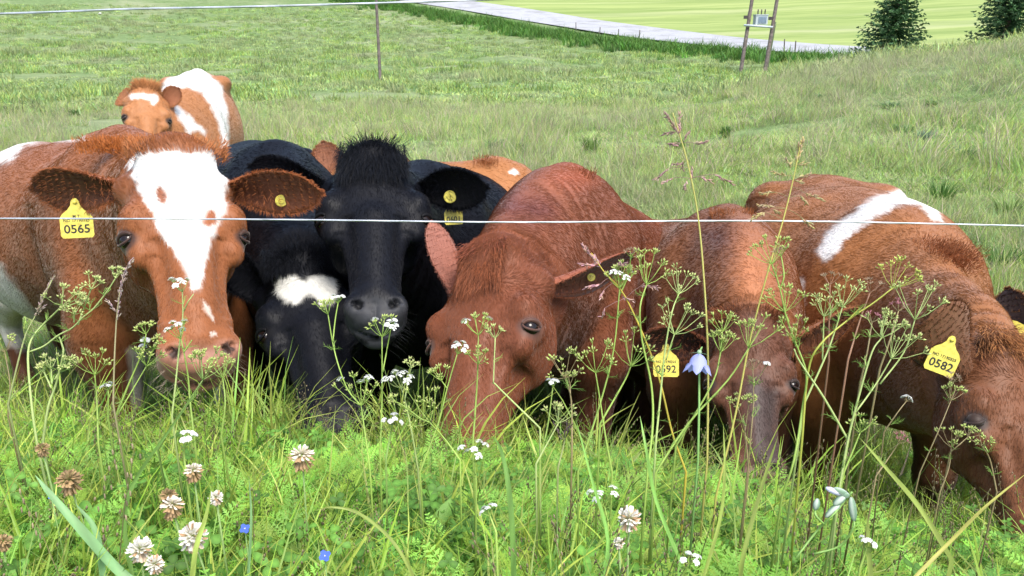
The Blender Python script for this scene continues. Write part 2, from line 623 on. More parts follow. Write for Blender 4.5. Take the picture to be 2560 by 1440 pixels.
# head outline tables (metres for a 0.50 m head): distance from poll, half width, front, back
HA = [-.02, .0, .04, .09, .14, .185, .23, .28, .33, .38, .43, .47, .50]
HW = [.060, .080, .096, .104, .110, .112, .100, .086, .075, .067, .068, .069, .054]
HN = [-.03, -.012, .006, .012, .012, .010, .008, .004, .000, -.002, -.006, -.014, -.034]
HB = [-.12, -.15, -.175, -.195, -.20, -.20, -.185, -.16, -.135, -.112, -.100, -.098, -.085]
_hx = np.linspace(-.02, .50, 120)
_k = np.exp(-np.linspace(-2, 2, 13) ** 2); _k /= _k.sum()
_sm = lambda T: np.convolve(np.pad(np.interp(_hx, HA, T), 6, mode='edge'), _k, mode='valid')
_hw, _hn, _hb = _sm(HW), _sm(HN), _sm(HB)


def to_head(p, C):
    return ((p - C['P']) @ C['HF'].T) / C['hs']           # columns: s (viewer's right), n (out of the face), a (poll -> muzzle)


def hp(C, s, n, a):
    return C['P'] + C['hs'] * (np.array([s, n, a]) @ C['HF'])


def head_fn(C):
    hs = C['hs']; wmul = C.get('hw', 1.0); mw = C.get('mw', 1.0)

    def f(p):
        q = to_head(p, C)
        s, n, a = q[:, 0], q[:, 1], q[:, 2]
        w = np.interp(a, _hx, _hw) * (wmul + (mw - wmul) * np.clip((a - .20) / .18, 0, 1)); nf = np.interp(a, _hx, _hn); nb = np.interp(a, _hx, _hb)
        nc = (nf + nb) / 2; nh = (nf - nb) / 2
        v = (n - nc) / nh
        w = w * (1.0 - 0.30 * np.clip(-v + .1, 0, 1.2) ** 1.3)
        e = (a - .245) / .268
        r = (np.abs(s / w) ** 2.5 + np.abs(v) ** 2.9) ** (1 / 2.7)
        r = (r ** 5 + np.abs(e) ** 5) ** 0.2
        return (r - 1) * np.minimum(w, nh) * hs
    return f


def ear_mesh(base, tip, opening, width, thick=0.006, curl=0.0, nu=15, nv=11, cup=0.5):
    """leaf-shaped cupped ear; returns verts, faces, (u, v, inner?) per vertex"""
    base = np.asarray(base, float); tip = np.asarray(tip, float)
    L = np.linalg.norm(tip - base); t = (tip - base) / L
    o = np.asarray(opening, float); o = unit(o - t * (o @ t)); b = np.cross(t, o)
    us = np.linspace(0, 1, nu)
    prof = np.interp(us, [0, .12, .25, .4, .55, .7, .82, .92, .98, 1], [.32, .42, .62, .86, 1.0, .98, .84, .58, .30, .10])
    V = []; uv = []
    for sh in (0, 1):
        for i, u in enumerate(us):
            for j in range(nv):
                v = -1 + 2 * j / (nv - 1)
                w = width / 2 * prof[i]
                c = cup * (1 - 0.45 * u) * (1.6 - u)
                th = v * min(1.45, c * 1.5)
                cr = min(1.45, c * 1.5)
                x = w * math.sin(th) / math.sin(cr) if cr > 1e-3 else w * v
                dz = w * (1 - math.cos(th)) / max(.2, math.sin(cr))
                p = base + t * (L * u) + b * (x + curl * L * (u - .1) ** 2) + o * (dz - 0.012)
                p = p - o * (0 if sh == 0 else thick * (1 - abs(v) ** 4 * .85) * (1 - u ** 6 * .8) * (1 + 1.6 * (1 - u) ** 3))
                V.append(p); uv.append((u, v, 1 - sh))
    F = []
    n = nu * nv
    for i in range(nu - 1):
        for j in range(nv - 1):
            a = i * nv + j
            F.append((a, a + 1, a + nv + 1, a + nv)); F.append((n + a, n + a + nv, n + a + nv + 1, n + a + 1))
    for i in range(nu - 1):
        for j in (0, nv - 1):
            a = i * nv + j; q = (a, a + nv, n + a + nv, n + a)
            F.append(q if j == 0 else q[::-1])
    for j in range(nv - 1):
        a = (nu - 1) * nv + j
        F.append((a, a + 1, n + a + 1, n + a))
    return np.array(V), F, np.array(uv)


def coat_mat(name, hair=False, rough=0.55, spec=0.3):
    m, nt, N, L, b = new_mat(name)
    a = N.new('ShaderNodeAttribute'); a.attribute_name = 'Col'
    if hair:
        L.new(a.outputs['Color'], b.inputs['Base Color'])
        b.inputs['Roughness'].default_value = rough
        b.inputs['Specular IOR Level'].default_value = spec
    else:
        tc = N.new('ShaderNodeTexCoord')
        nz = N.new('ShaderNodeTexNoise'); nz.inputs['Scale'].default_value = 95; nz.inputs['Detail'].default_value = 5
        mp = N.new('ShaderNodeMapping'); mp.inputs['Scale'].default_value = (1, 1, 0.35)
        L.new(tc.outputs['Object'], mp.inputs['Vector']); L.new(mp.outputs[0], nz.inputs['Vector'])
        mr = N.new('ShaderNodeMapRange'); mr.inputs[1].default_value = .3; mr.inputs[2].default_value = .7
        mr.inputs[3].default_value = .88; mr.inputs[4].default_value = 1.10
        L.new(nz.outputs['Fac'], mr.inputs[0])
        vm = N.new('ShaderNodeVectorMath'); vm.operation = 'SCALE'
        L.new(a.outputs['Color'], vm.inputs[0]); L.new(mr.outputs[0], vm.inputs['Scale'])
        L.new(vm.outputs[0], b.inputs['Base Color'])
        b.inputs['Roughness'].default_value = rough
        b.inputs['Specular IOR Level'].default_value = spec
        b.inputs['Sheen Weight'].default_value = 0.15
        bp = N.new('ShaderNodeBump'); bp.inputs['Strength'].default_value = 0.16; bp.inputs['Distance'].default_value = 0.004
        L.new(nz.outputs['Fac'], bp.inputs['Height']); L.new(bp.outputs[0], b.inputs['Normal'])
    return m


M_coat = coat_mat('cow_coat', rough=.55, spec=.25)
M_coat_black = coat_mat('black_cow_coat', rough=.5, spec=.12)
M_coat_black.node_tree.nodes['Principled BSDF'].inputs['Sheen Weight'].default_value = 0
M_hair = coat_mat('cow_hair', True, 0.48, 0.20)
M_hair_black = coat_mat('black_cow_hair', True, 0.45, 0.09)
M_eye = simple_mat('wet_dark_eye', (.010, .006, .005), rough=0.07, noise=.1, spec=.35)
M_hoof = simple_mat('hoof_horn', (.05, .04, .03), rough=0.5)
M_tag = simple_mat('yellow_tag_plastic', (.60, .51, .08), rough=0.45, noise=.28, nscale=140)
M_print = simple_mat('black_tag_print', (.015, .015, .012), rough=0.6, noise=.05)


DBG = False


def build_cow(C):
    """C: dictionary of world points and looks, see below"""
    W, R = C['W'], C['R']
    g = C.get('g', 0.9)
    F = Field()
    Fx = unit(W - R)
    lat = unit(np.cross([0, 0, 1], Fx)); up = np.cross(Fx, lat)
    L = np.linalg.norm(W - R)
    C['lat'], C['up'], C['Fx'], C['L'] = lat, up, Fx, L

    def B(x, y, z):                                   # x: 0 at the withers, 1 at the rump (behind); y left; z below the back line
        return W - Fx * (x * L) + lat * (y * g) - up * (z * g)
    C['B'] = B
    bw = C.get('bw', 1.0)
    bd = C.get('bd', .90)
    # trunk
    F.seg(B(.12, 0, .37 * bd), B(.45, 0, .405 * bd), .30 * g, .345 * g, .12, up, (.82 * bw, .98 * bw), (1.14 * bd, 1.10 * bd))
    F.seg(B(.45, 0, .405 * bd), B(.78, 0, .345 * bd), .345 * g, .31 * g, .12, up, (.98 * bw, .90 * bw), (1.10 * bd, 1.0 * bd))
    F.seg(B(.78, 0, .32), B(1.0, 0, .30), .30 * g, .25 * g, .12, up, (.90 * bw, .86 * bw), (.98, .95))
    F.seg(B(-.05, 0, .42 * bd), B(.12, 0, .38 * bd), .24 * g, .29 * g, .12, up, (.80, .80), (1.12 * bd, 1.12 * bd))
    F.seg(B(.02, 0, .085), B(.5, 0, .10), .05 * g, .045 * g, .09, up)                        # withers and spine
    F.seg(B(.5, 0, .10), B(1.02, 0, .075), .045 * g, .045 * g, .08, up)
    Fr = np.array([Fx, lat, up])
    for sd in (-1, 1):
        F.ell(B(.80, sd * .215, .09), (.05 * g,) * 3, k=.085)                               # hook bones
        F.ell(B(.70, sd * .27, .27), (.09 * g, .05 * g, .09 * g), Fr, .10, True)            # flank hollow
        F.ell(B(.16, sd * .31, .42), (.05 * g, .05 * g, .16 * g), Fr, .09, True)            # behind the shoulder
        F.seg(B(.10, sd * .07, .05), B(-.04, sd * .20, .40), .045 * g, .06 * g, .06, up)    # shoulder blade
        F.ell(B(1.05, sd * .10, .16), (.05 * g,) * 3, k=.10)
        F.seg(B(.06, sd * .12, .16), B(-.02, sd * .19, .56), .075 * g, .085 * g, .08, up)   # shoulder
    # legs
    gz = lambda p: float(ground(p[0], p[1], False))
    for sd in (-1, 1):
        for fr in (True, False):
            top = B(-.02, sd * .17, .52) if fr else B(.96, sd * .17, .42)
            sw = C.get('step', {}).get((fr, sd), 0.0)
            foot = top + (Fx * sw); foot = np.array([foot[0], foot[1], 0.0]); foot[:2] += (Fx[:2] * (0.0 if fr else 0.02))
            foot[2] = gz(foot)
            h = max(.25, top[2] - foot[2])
            if fr:
                knee = top * .52 + foot * .48 + Fx * .02 * g; knee[2] = foot[2] + h * .46
                F.seg(top, knee, .10 * g, .052 * g, .05, Fx)
                F.ell(knee, (.052 * g, .052 * g, .06 * g), k=.03)
                fet = foot + Fx * 0.0 + np.array([0, 0, .10 * g])
                F.seg(knee, fet, .042 * g, .034 * g, .03, Fx)
            else:
                stifle = top + Fx * .12 * g - np.array([0, 0, h * .22])
                hock = foot - Fx * .09 * g + np.array([0, 0, h * .50])
                F.seg(top, stifle, .19 * g, .13 * g, .08, up, (.6, .6), (1, 1))
                F.seg(stifle, hock, .12 * g, .05 * g, .05, up, (.7, .9))
                fet = foot + np.array([0, 0, .10 * g])
                F.seg(hock, fet, .045 * g, .036 * g, .03, Fx)
            F.ell(fet, (.042 * g,) * 3, k=.02)
            F.seg(fet, foot + Fx * .035 * g + np.array([0, 0, .03]), .038 * g, .046 * g, .02, Fx)
            C.setdefault('feet', []).append(foot)
    # tail
    t0 = B(1.09, 0, .09); t1 = B(1.16, .0, .25); t2 = B(1.15, .03, .75); t3 = B(1.14, .05, 1.0)
    F.seg(t0, t1, .035 * g, .028 * g, .04); F.seg(t1, t2, .028 * g, .018 * g, .02); F.seg(t2, t3, .035 * g, .03 * g, .03)
    # head frame
    P, Mz = C['P'], C['M']
    a = unit(Mz - P)
    C['hs'] = np.linalg.norm(Mz - P) / .50
    hs = C['hs']
    view = unit(np.array([0, 0, CAM_Z]) - (P + Mz) / 2)
    n = view - a * (view @ a); n = unit(n)
    s = np.cross(n, a)
    # s must point to the viewer's right
    if s[0] < 0 and abs(s[0]) > 1e-3: s = -s
    ph = math.radians(C.get('yaw', 0))
    n2 = n * math.cos(ph) + s * math.sin(ph); s2 = s * math.cos(ph) - n * math.sin(ph)
    C['HF'] = np.array([s2, n2, a])
    H = lambda *q: hp(C, *q)
    # neck: from withers/chest to the back of the head
    tp = [B(-.02, 0, .20), None, None, H(0, -.09, .055)]
    tp[0] = B(.06, 0, .26)
    bend = C.get('bend', .16)
    tp[1] = B(-.18 / max(L, .8), 0, .30) + C.get('nk', np.zeros(3))
    tp[2] = H(0, -.10 - bend * .6, C.get('na', .03)) * .62 + tp[1] * .38
    cp = [tp[0], tp[1], tp[2], tp[3]]
    ts = np.linspace(0, 1, 6)
    bz = [(1 - t) ** 3 * cp[0] + 3 * (1 - t) ** 2 * t * cp[1] + 3 * (1 - t) * t * t * cp[2] + t ** 3 * cp[3] for t in ts]
    rad = np.interp(ts, [0, .35, .7, 1], [.25, .20, .15, .105]) * g * C.get('ng', 1.0)
    latn = [lat * (1 - t) + C['HF'][0] * (1 if C['HF'][0] @ lat > 0 else -1) * t for t in ts]
    for i in range(5):
        tt = unit(bz[i + 1] - bz[i]); un = unit(np.cross(tt, unit(latn[i])))
        F.seg(bz[i], bz[i + 1], rad[i], rad[i + 1], .06, un, (.66, .68), (1.12, 1.08))
    C['neck'] = bz
    # crest line of the neck, a softly raised mane
    for i in range(4):
        tt = unit(bz[i + 1] - bz[i]); un = unit(np.cross(tt, unit(latn[i])))
        if un[2] < 0: un = -un
        F.seg(bz[i] + un * rad[i] * .98, bz[i + 1] + un * rad[i + 1] * .98, .03 * g, .025 * g, .05)
    # brisket / dewlap
    F.seg(B(-.06, 0, .62 * bd), (bz[2] + bz[3]) / 2 - np.array([0, 0, .10 * g]), .10 * g, .06 * g, .10, Fx, (.7, .6))
    # head
    F.custom(head_fn(C), H(0, -.09, .25), .34 * hs, .03, part=1)
    e = lambda c, r, k=.02, cv=False, FF=None: F.ell(H(*c), np.array(r) * hs, (C['HF'] if FF is None else FF), k * hs, cv, part=1)
    HFm = C['HF']

    def rotF(ax, deg):
        c_, s_ = math.cos(math.radians(deg)), math.sin(math.radians(deg))
        Rm = np.eye(3); i, j = [(1, 2), (0, 2), (0, 1)][ax]
        Rm[i, i] = c_; Rm[j, j] = c_; Rm[i, j] = -s_; Rm[j, i] = s_
        return Rm @ HFm
    e((0, -.02, .005), (.062, .04, .04), .035)                                            # poll
    wm = C.get('hw', 1.0); mw = C.get('mw', 1.0)
    for sd in (-1, 1):
        e((sd * .098 * wm, -.030, .160), (.026, .034, .034), .028)                        # brow over the eye
        e((sd * .100 * wm, -.052, .190), (.026, .030, .034), .016)                        # orbit
        e((sd * .092 * wm, -.038, .232), (.018, .020, .026), .022)                        # under-eye fold
        e((sd * .072, -.125, .18), (.036, .06, .085), .03)                                # jaw muscle
        e((sd * .074, -.080, .30), (.010, .022, .04), .034, True)                           # hollow of the cheek
        e((sd * .056, -.008, .300), (.010, .010, .045), .034, True)                         # flank of the nose bridge
        e((sd * .044 * mw, -.020, .452), (.030, .022, .032), .018)                             # nostril wing
        e((sd * .040 * mw, .000, .462), (.006, .014, .012), .005, True, rotF(1, sd * 35))      # nostril
        e((sd * .054 * mw, -.006, .452), (.006, .012, .008), .005, True, rotF(1, sd * 60))
        e((sd * .046 * mw, -.058, .455), (.026, .034, .034), .018)                             # lips
        e((sd * .095, -.085, .055), (.03, .03, .03), .03)                                 # ear root
    F.seg(H(0, -.018, .22), H(0, -.022, .42), .034 * hs, .030 * hs, .03 * hs, HFm[1], part=1)
    e((0, -.026, .478), (.044 * mw, .022, .022), .014)                                         # nose pad
    e((0, .000, .485), (.003, .010, .018), .006, True)                                    # philtrum
    e((0, -.052, .512), (.070 * mw, .0022, .022), .004, True, rotF(0, -18))                    # mouth slit
    e((0, -.082, .475), (.044 * mw, .026, .036), .016)                                         # lower lip
    # meshing grid: fine about the head
    fine = C.get('fine', .0065); mid = C.get('mid', .024)
    hc = np.array([H(x, y, z) for x in (-.13, .13) for y in (-.21, .03) for z in (-.04, .53)])
    lo, hi = hc.min(0) - .01, hc.max(0) + .01
    pts = np.array([W, R, P, Mz, t3, t1] + C['feet'] + list(bz))
    glo = pts.min(0) - .42 * g; ghi = pts.max(0) + .42 * g; glo[2] = min(f[2] for f in C['feet']) - .06

    def axis(q):
        a0 = np.arange(lo[q], glo[q], -mid)[1:][::-1]; a1 = np.arange(lo[q], hi[q], fine); a2 = np.arange(a1[-1] + mid, ghi[q], mid)
        return np.r_[a0, a1, a2]
    V, Q = F.mesh(axis(0), axis(1), axis(2))
    gr = F.grad(V); NRM = gr / np.maximum(1e-9, np.linalg.norm(gr, axis=1))[:, None]
    # eyelids joined to the same skin
    lids = MB()
    eyes = []
    if C.get('dbg', True): pass
    for sd in (-1, 1):
        out = unit([sd * .80, .60, .02])
        tq = np.linspace(.0, .10, 60)
        c0 = np.array([sd * .05 * wm, -.078, .200])
        dq = F.ev(np.array([H(*(c0 + out * t_)) for t_ in tq]))
        c = c0 + out * (tq[int(np.argmax(dq > 0))] - .0125); tdir = unit([0.0, 0, 1.0]); sdir = unit(np.cross(out, tdir))
        eyes.append(H(*c)); C.setdefault('eyeq', []).append(c)
        lc = C.get('lid', (.03, .018, .012))
        for upr in (1, -1):
            pts_, rr = [], []
            for i in range(11):
                th = math.pi * i / 10
                y_ = math.cos(th) * .0185; z_ = -math.sin(th) * (.0105 if upr == 1 else .0115) * upr - .002 * math.cos(th)
                bul = .0165 - (y_ / .0185) ** 2 * .0060
                if C.get('shut'): z_ = (.0105 if upr == 1 else .012) * math.sin(th)
                q = c + sdir * y_ + tdir * z_ + out * bul
                pts_.append(H(*q)); rr.append((.0055 if upr == 1 else .0030) * hs * (.55 + .45 * math.sin(th)))
            lids.tube(pts_, rr, 6, lc)
            if C.get('shut') and upr == 1:
                lids.ball(H(*(c + out * .004)), .0185 * hs, np.array(lc) * 1.3, HFm, 12, 8)
    cols, dens, length = C['paint'](V, NRM, C)
    # irregular flesh: soft unevenness, neck folds, faint ribs
    qh = to_head(V, C)
    onh = ((np.abs(qh[:, 0]) < .14) & (qh[:, 1] > -.2) & (qh[:, 1] < .08) & (qh[:, 2] > -.03) & (qh[:, 2] < .54)).astype(float)
    nd = np.min([np.linalg.norm(V - b_, axis=1) for b_ in bz], 0)
    nax = unit(P - W); ph_ = (V - W) @ nax / .050 * 6.283 + fbm(V, 5, 51, 2) * 9
    fold = np.clip((.34 - nd) / .1, 0, 1) * (1 - onh) * np.clip(fbm(V, 4, 52, 2) + .25, 0, 1) * (np.abs(np.sin(ph_ / 2)) ** .6 - .6) * .0045
    rel = V - W; xb = -(rel @ Fx) / L; zb_ = -(rel @ up) / g
    rib = np.clip(1 - np.abs(xb - .42) / .28, 0, 1) * np.clip(1 - np.abs(zb_ - .36) / .22, 0, 1) * np.sin(xb * L / .075 * 6.283 + fbm(V, 3, 53, 2) * 4) * .0009
    V = V + NRM * (fbm(V, 6.5, 54, 3) * .0055 * (1 - onh) + fbm(V, 24, 55, 2) * .0014 + fold + rib * (1 - onh))[:, None]
    C['tufts'] = [(H(*t[0]) if t[7] == 'h' else np.asarray(t[0]), t[1], (np.asarray(t[2]) @ C['HF'] if t[7] == 'h' else t[2]), *t[3:7], C['HF'] if t[7] == 'h' else np.eye(3)) for t in C.get('tufts', [])]
    # ears
    V_all = [V]; F_all = [tuple(q) for q in Q]; c_all = [cols]; n_all = len(V)
    ears = []
    for E in C['ears']:
        E['base'] = H(*E['bh'])
        ev, ef, uv = ear_mesh(E['base'], E['tip'], E['open'], E.get('w', .1), curl=E.get('curl', 0), cup=E.get('cup', .5))
        ec = np.where(uv[:, 2:3] > .5, np.array(E['inner'])[None, :], np.array(E['outer'])[None, :])
        edge = np.clip((np.abs(uv[:, 1:2]) - .78) / .2, 0, 1)
        ec = ec * (1 - edge) + np.array(E['outer']) * edge
        V_all.append(ev); F_all += [tuple(i + n_all for i in f) for f in ef]; c_all.append(ec); n_all += len(ev)
        ears.append((ev, ef, ec, uv)); C.setdefault('earw', []).append(ev)
    V_all.append(np.concatenate(lids.v)); F_all += [tuple(i + n_all for i in f) for f in lids.f]; c_all.append(np.concatenate(lids.c))
    root = np.array([W[0], W[1], gz(W)])
    ro = empty(C.get('name', 'cow'), root)
    tag(ro, C['label'], 'cow', 'cows crowding at the pasture fence')
    me_v = np.concatenate(V_all); me_c = np.concatenate(c_all)
    # quads and the odd cap polygon
    body = mesh_obj('body', me_v - root, F_all, M_coat_black if C.get('black') else M_coat, ro, True, None, me_c)
    em = MB()
    for k, c in enumerate(eyes):
        em = MB(); em.ball(c - root, .0185 * hs, axes=C['HF'], seg=16, rings=10)
        em.build('eye', M_eye, ro, colors=False)
    hm = MB()
    for ft in C['feet']:
        m = MB()
        for q in (-1, 1):
            m.tube([ft + Fx * .03 * g + lat * q * .022 + np.array([0, 0, .055]), ft + Fx * .045 * g + lat * q * .026 + np.array([0, 0, -.01])],
                   [.030 * g, .036 * g], 8)
        m.v = [v - root for v in m.v]
        m.build('hoof', M_hoof, ro, colors=False)
    grow_coat(C, V, Q, NRM, cols, dens, length, ears, ro, root, bz)
    if DBG:
        pp = lambda v: project(np.array([v]))[0][0].round().tolist()
        print('CHK', C['label'][:40], 'eyes', [pp(x) for x in eyes], 'earbase', [pp(E['base']) for E in C['ears']], 'hs', round(C['hs'], 2), 'W/R/P z', W[2].round(2), R[2].round(2), P[2].round(2))
    C['root'] = ro; C['rootp'] = root
    return ro


def grow_coat(C, V, Q, NRM, cols, dens, length, ears, ro, root, bz):
    nh = C.get('hairs', 40000)
    tri = np.concatenate([Q[:, [0, 1, 2]], Q[:, [0, 2, 3]]])
    e1 = V[tri[:, 1]] - V[tri[:, 0]]; e2 = V[tri[:, 2]] - V[tri[:, 0]]
    cr = np.cross(e1, e2); ar = np.linalg.norm(cr, axis=1) / 2
    # hairs only where they can be looked at: the near side gets them all
    cen = V[tri].mean(1)
    vd = np.array([0, 0, CAM_Z]) - cen; dist = np.linalg.norm(vd, axis=1); vd /= dist[:, None]
    facing = (NRM[tri[:, 0]] * vd).sum(1)
    wgt = ar * dens[tri].mean(1) * np.clip(facing * 2 + 0.9, 0.03, 1)
    wgt /= wgt.sum()
    ti = rng.choice(len(tri), nh, p=wgt)
    u = rng.random(nh); v = rng.random(nh); fl = u + v > 1; u[fl] = 1 - u[fl]; v[fl] = 1 - v[fl]
    T = tri[ti]
    w0 = (1 - u - v)[:, None]; u = u[:, None]; v = v[:, None]
    P0 = V[T[:, 0]] * w0 + V[T[:, 1]] * u + V[T[:, 2]] * v
    N0 = NRM[T[:, 0]] * w0 + NRM[T[:, 1]] * u + NRM[T[:, 2]] * v
    C0 = cols[T[:, 0]] * w0 + cols[T[:, 1]] * u + cols[T[:, 2]] * v
    L0 = (length[T[:, 0]][:, None] * w0 + length[T[:, 1]][:, None] * u + length[T[:, 2]][:, None] * v)[:, 0]
    q = to_head(P0, C)
    # combing: away from the forehead whorl on the head, backwards and down on the body
    HF = C['HF']; wh = C.get('whorl', .12)
    inhead = (np.abs(q[:, 0]) < .15) & (q[:, 1] > -.23) & (q[:, 1] < .08) & (q[:, 2] > -.06) & (q[:, 2] < .55)
    dirh = np.stack([q[:, 0] * 1.2, -0.5 * np.ones(len(q)), np.where(q[:, 2] > wh, 1.0, -1.1)], 1)
    dirh[:, 2] = np.clip((q[:, 2] - wh) * 25, -1.1, 1.0)
    dirh = dirh @ HF
    dirb = -C['Fx'] * 0.8 + np.array([0, 0, -0.75])
    D = np.where(inhead[:, None], dirh, dirb)
    D = D / np.maximum(1e-9, np.linalg.norm(D, axis=1))[:, None]
    nz = np.stack([fbm(P0, 18, 31 + i, 2) for i in range(3)], 1)
    D = D + nz * .45 + rng.normal(0, .10, (nh, 3))
    D = D - N0 * (D * N0).sum(1)[:, None]; D /= np.maximum(1e-9, np.linalg.norm(D, axis=1))[:, None]
    tuft = L0 > .028
    lift = np.where(tuft, .55, .12) + rng.normal(0, .06, nh)
    up_ = np.array([0, 0, 1.0])
    D = np.where(tuft[:, None], D * .7 + up_ * C.get('tuftup', .5) + rng.normal(0, .3, (nh, 3)), D)
    LL = L0 * rng.uniform(.6, 1.25, nh)
    st = [P0 - N0 * .001]
    for t in (.33, .66, 1.0):
        st.append(P0 + (N0 * (lift * (t - .35 * t * t))[:, None] + D * (t * (.75 + .25 * t))) * LL[:, None] - up_ * (np.where(tuft, .35, .05) * t * t * LL)[:, None])
    pos = np.stack(st, 1)
    sh = rng.uniform(.92, 1.08, nh)[:, None]
    CC = np.clip(C0 * sh, 0, .9)
    sets = [(pos, CC, np.full(nh, C.get('hr', .00038)))]
    # ears: fringe and lining
    for ev, ef, ec, uv in ears:
        k = C.get('earhairs', 5000)
        i = rng.integers(0, len(ev), k * 2)
        keepw = np.where(uv[i, 2] > .5, .9, .6) * (0.45 + .55 * (np.abs(uv[i, 1]) > .75))
        i = i[rng.random(len(i)) < keepw][:k]
        nvv = 11
        nxt = np.clip(i + rng.choice([1, -1, nvv, -nvv], len(i)), 0, len(ev) - 1)
        ok = uv[nxt, 2] == uv[i, 2]; nxt = np.where(ok, nxt, i)
        t = rng.random(len(i))[:, None]
        p0 = ev[i] * (1 - t) + ev[nxt] * t
        cen_ = ev[uv[:, 2] > .5].mean(0)
        outw = p0 - cen_; outw /= np.linalg.norm(outw, axis=1)[:, None]
        td = unit(ev[-6] - ev[5])
        inner = uv[i, 2] > .5
        o_ = unit(np.cross(ev[nvv * 7 + 9] - ev[nvv * 7 + 1], td)); o_ = o_ if o_ @ (ev[nvv * 7] - ev[nvv * 7 + 5]) > 0 else -o_
        d = outw * .7 + td * .45 + np.where(inner[:, None], o_ * .35, -o_ * .3) + rng.normal(0, .25, (len(i), 3))
        d /= np.linalg.norm(d, axis=1)[:, None]
        Ln = np.where(np.abs(uv[i, 1]) > .7, .010, .008) * rng.uniform(.5, 1.3, len(i)) * C.get('earlen', 1.0)
        ps = np.stack([p0 + d * (Ln * tt)[:, None] - np.array([0, 0, 1]) * (Ln * .25 * tt * tt)[:, None] for tt in (0, .33, .66, 1)], 1)
        sets.append((ps, np.clip(ec[i] * rng.uniform(.82, 1.2, len(i))[:, None], 0, .9), np.full(len(i), .0004)))
    # whiskers and chin hairs
    nw = 90
    ss_ = rng.choice([-1, 1], nw)
    wp = np.array([hp(C, ss_[i] * rng.uniform(.02, .065) * C.get('mw', 1), rng.uniform(-.10, -.03), rng.uniform(.43, .505)) for i in range(nw)])
    wd = (np.stack([ss_ * 1.0, rng.uniform(-.6, .5, nw), rng.uniform(.1, .9, nw)], 1)) @ C['HF']
    wd /= np.linalg.norm(wd, axis=1)[:, None]
    wl = rng.uniform(.02, .045, nw)
    ps = np.stack([wp + wd * (wl * t)[:, None] - up_ * (wl * .25 * t * t)[:, None] for t in (0, .33, .66, 1)], 1)
    sets.append((ps, np.tile(np.array([.02, .02, .022] if C.get('black') else [.45, .36, .28]), (nw, 1)), np.full(nw, .00022)))
    # extra tufts: lists of (centre, radius, normal, length, count, colour, droop)
    for (c, r3, nrm, ln, ct, colr, fan, axs) in C.get('tufts', []):
        nrm = unit(nrm)
        o = np.clip(rng.normal(0, .36, (ct, 3)), -.62, .62) * np.asarray(r3) @ axs
        p0 = np.asarray(c) + o
        dd = nrm + o / max(r3) * fan + rng.normal(0, .22, (ct, 3))
        cl = np.stack([fbm(p0, 45, 60 + i, 1) for i in range(3)], 1)
        dd = dd + cl * .5
        dd /= np.linalg.norm(dd, axis=1)[:, None]
        Ln = ln * rng.uniform(.5, 1.2, ct)
        ps = np.stack([p0 + dd * (Ln * tt)[:, None] - up_ * (Ln * .35 * tt * tt)[:, None] for tt in (0, .33, .66, 1)], 1)
        sets.append((ps, np.clip(np.asarray(colr) * rng.uniform(.6, 1.45, ct)[:, None], 0, .9), np.full(ct, .0005)))
    pos = np.concatenate([s_[0] for s_ in sets]) - root
    colr = np.concatenate([s_[1] for s_ in sets]); rad = np.concatenate([s_[2] for s_ in sets])
    n = len(pos)
    hc = bpy.data.hair_curves.new('coat')
    hc.add_curves([4] * n)
    hc.attributes['position'].data.foreach_set('vector', pos.astype(np.float32).ravel())
    ra = hc.attributes.get('radius') or hc.attributes.new('radius', 'FLOAT', 'POINT')
    ra.data.foreach_set('value', (rad[:, None] * np.array([1, .9, .65, .15])[None, :]).astype(np.float32).ravel())
    ca = hc.attributes.new('Col', 'FLOAT_COLOR', 'CURVE')
    c4 = np.ones((n, 4), np.float32); c4[:, :3] = colr
    ca.data.foreach_set('color', c4.ravel())
    hc.materials.append(M_hair_black if C.get('black') else M_hair)
    o = bpy.data.objects.new('coat', hc)
    COL.objects.link(o)
    o.parent = ro
    return o

# ---------------------------------------------------------------- the herd
def project(p):
    q = p - np.array([0, 0, CAM_Z])
    d = q @ FWD
    return np.stack([1280 + q[:, 0] / d * FPX, 720 - (q @ UPV) / d * FPX], 1), d


WHITE = (.66, .645, .62)


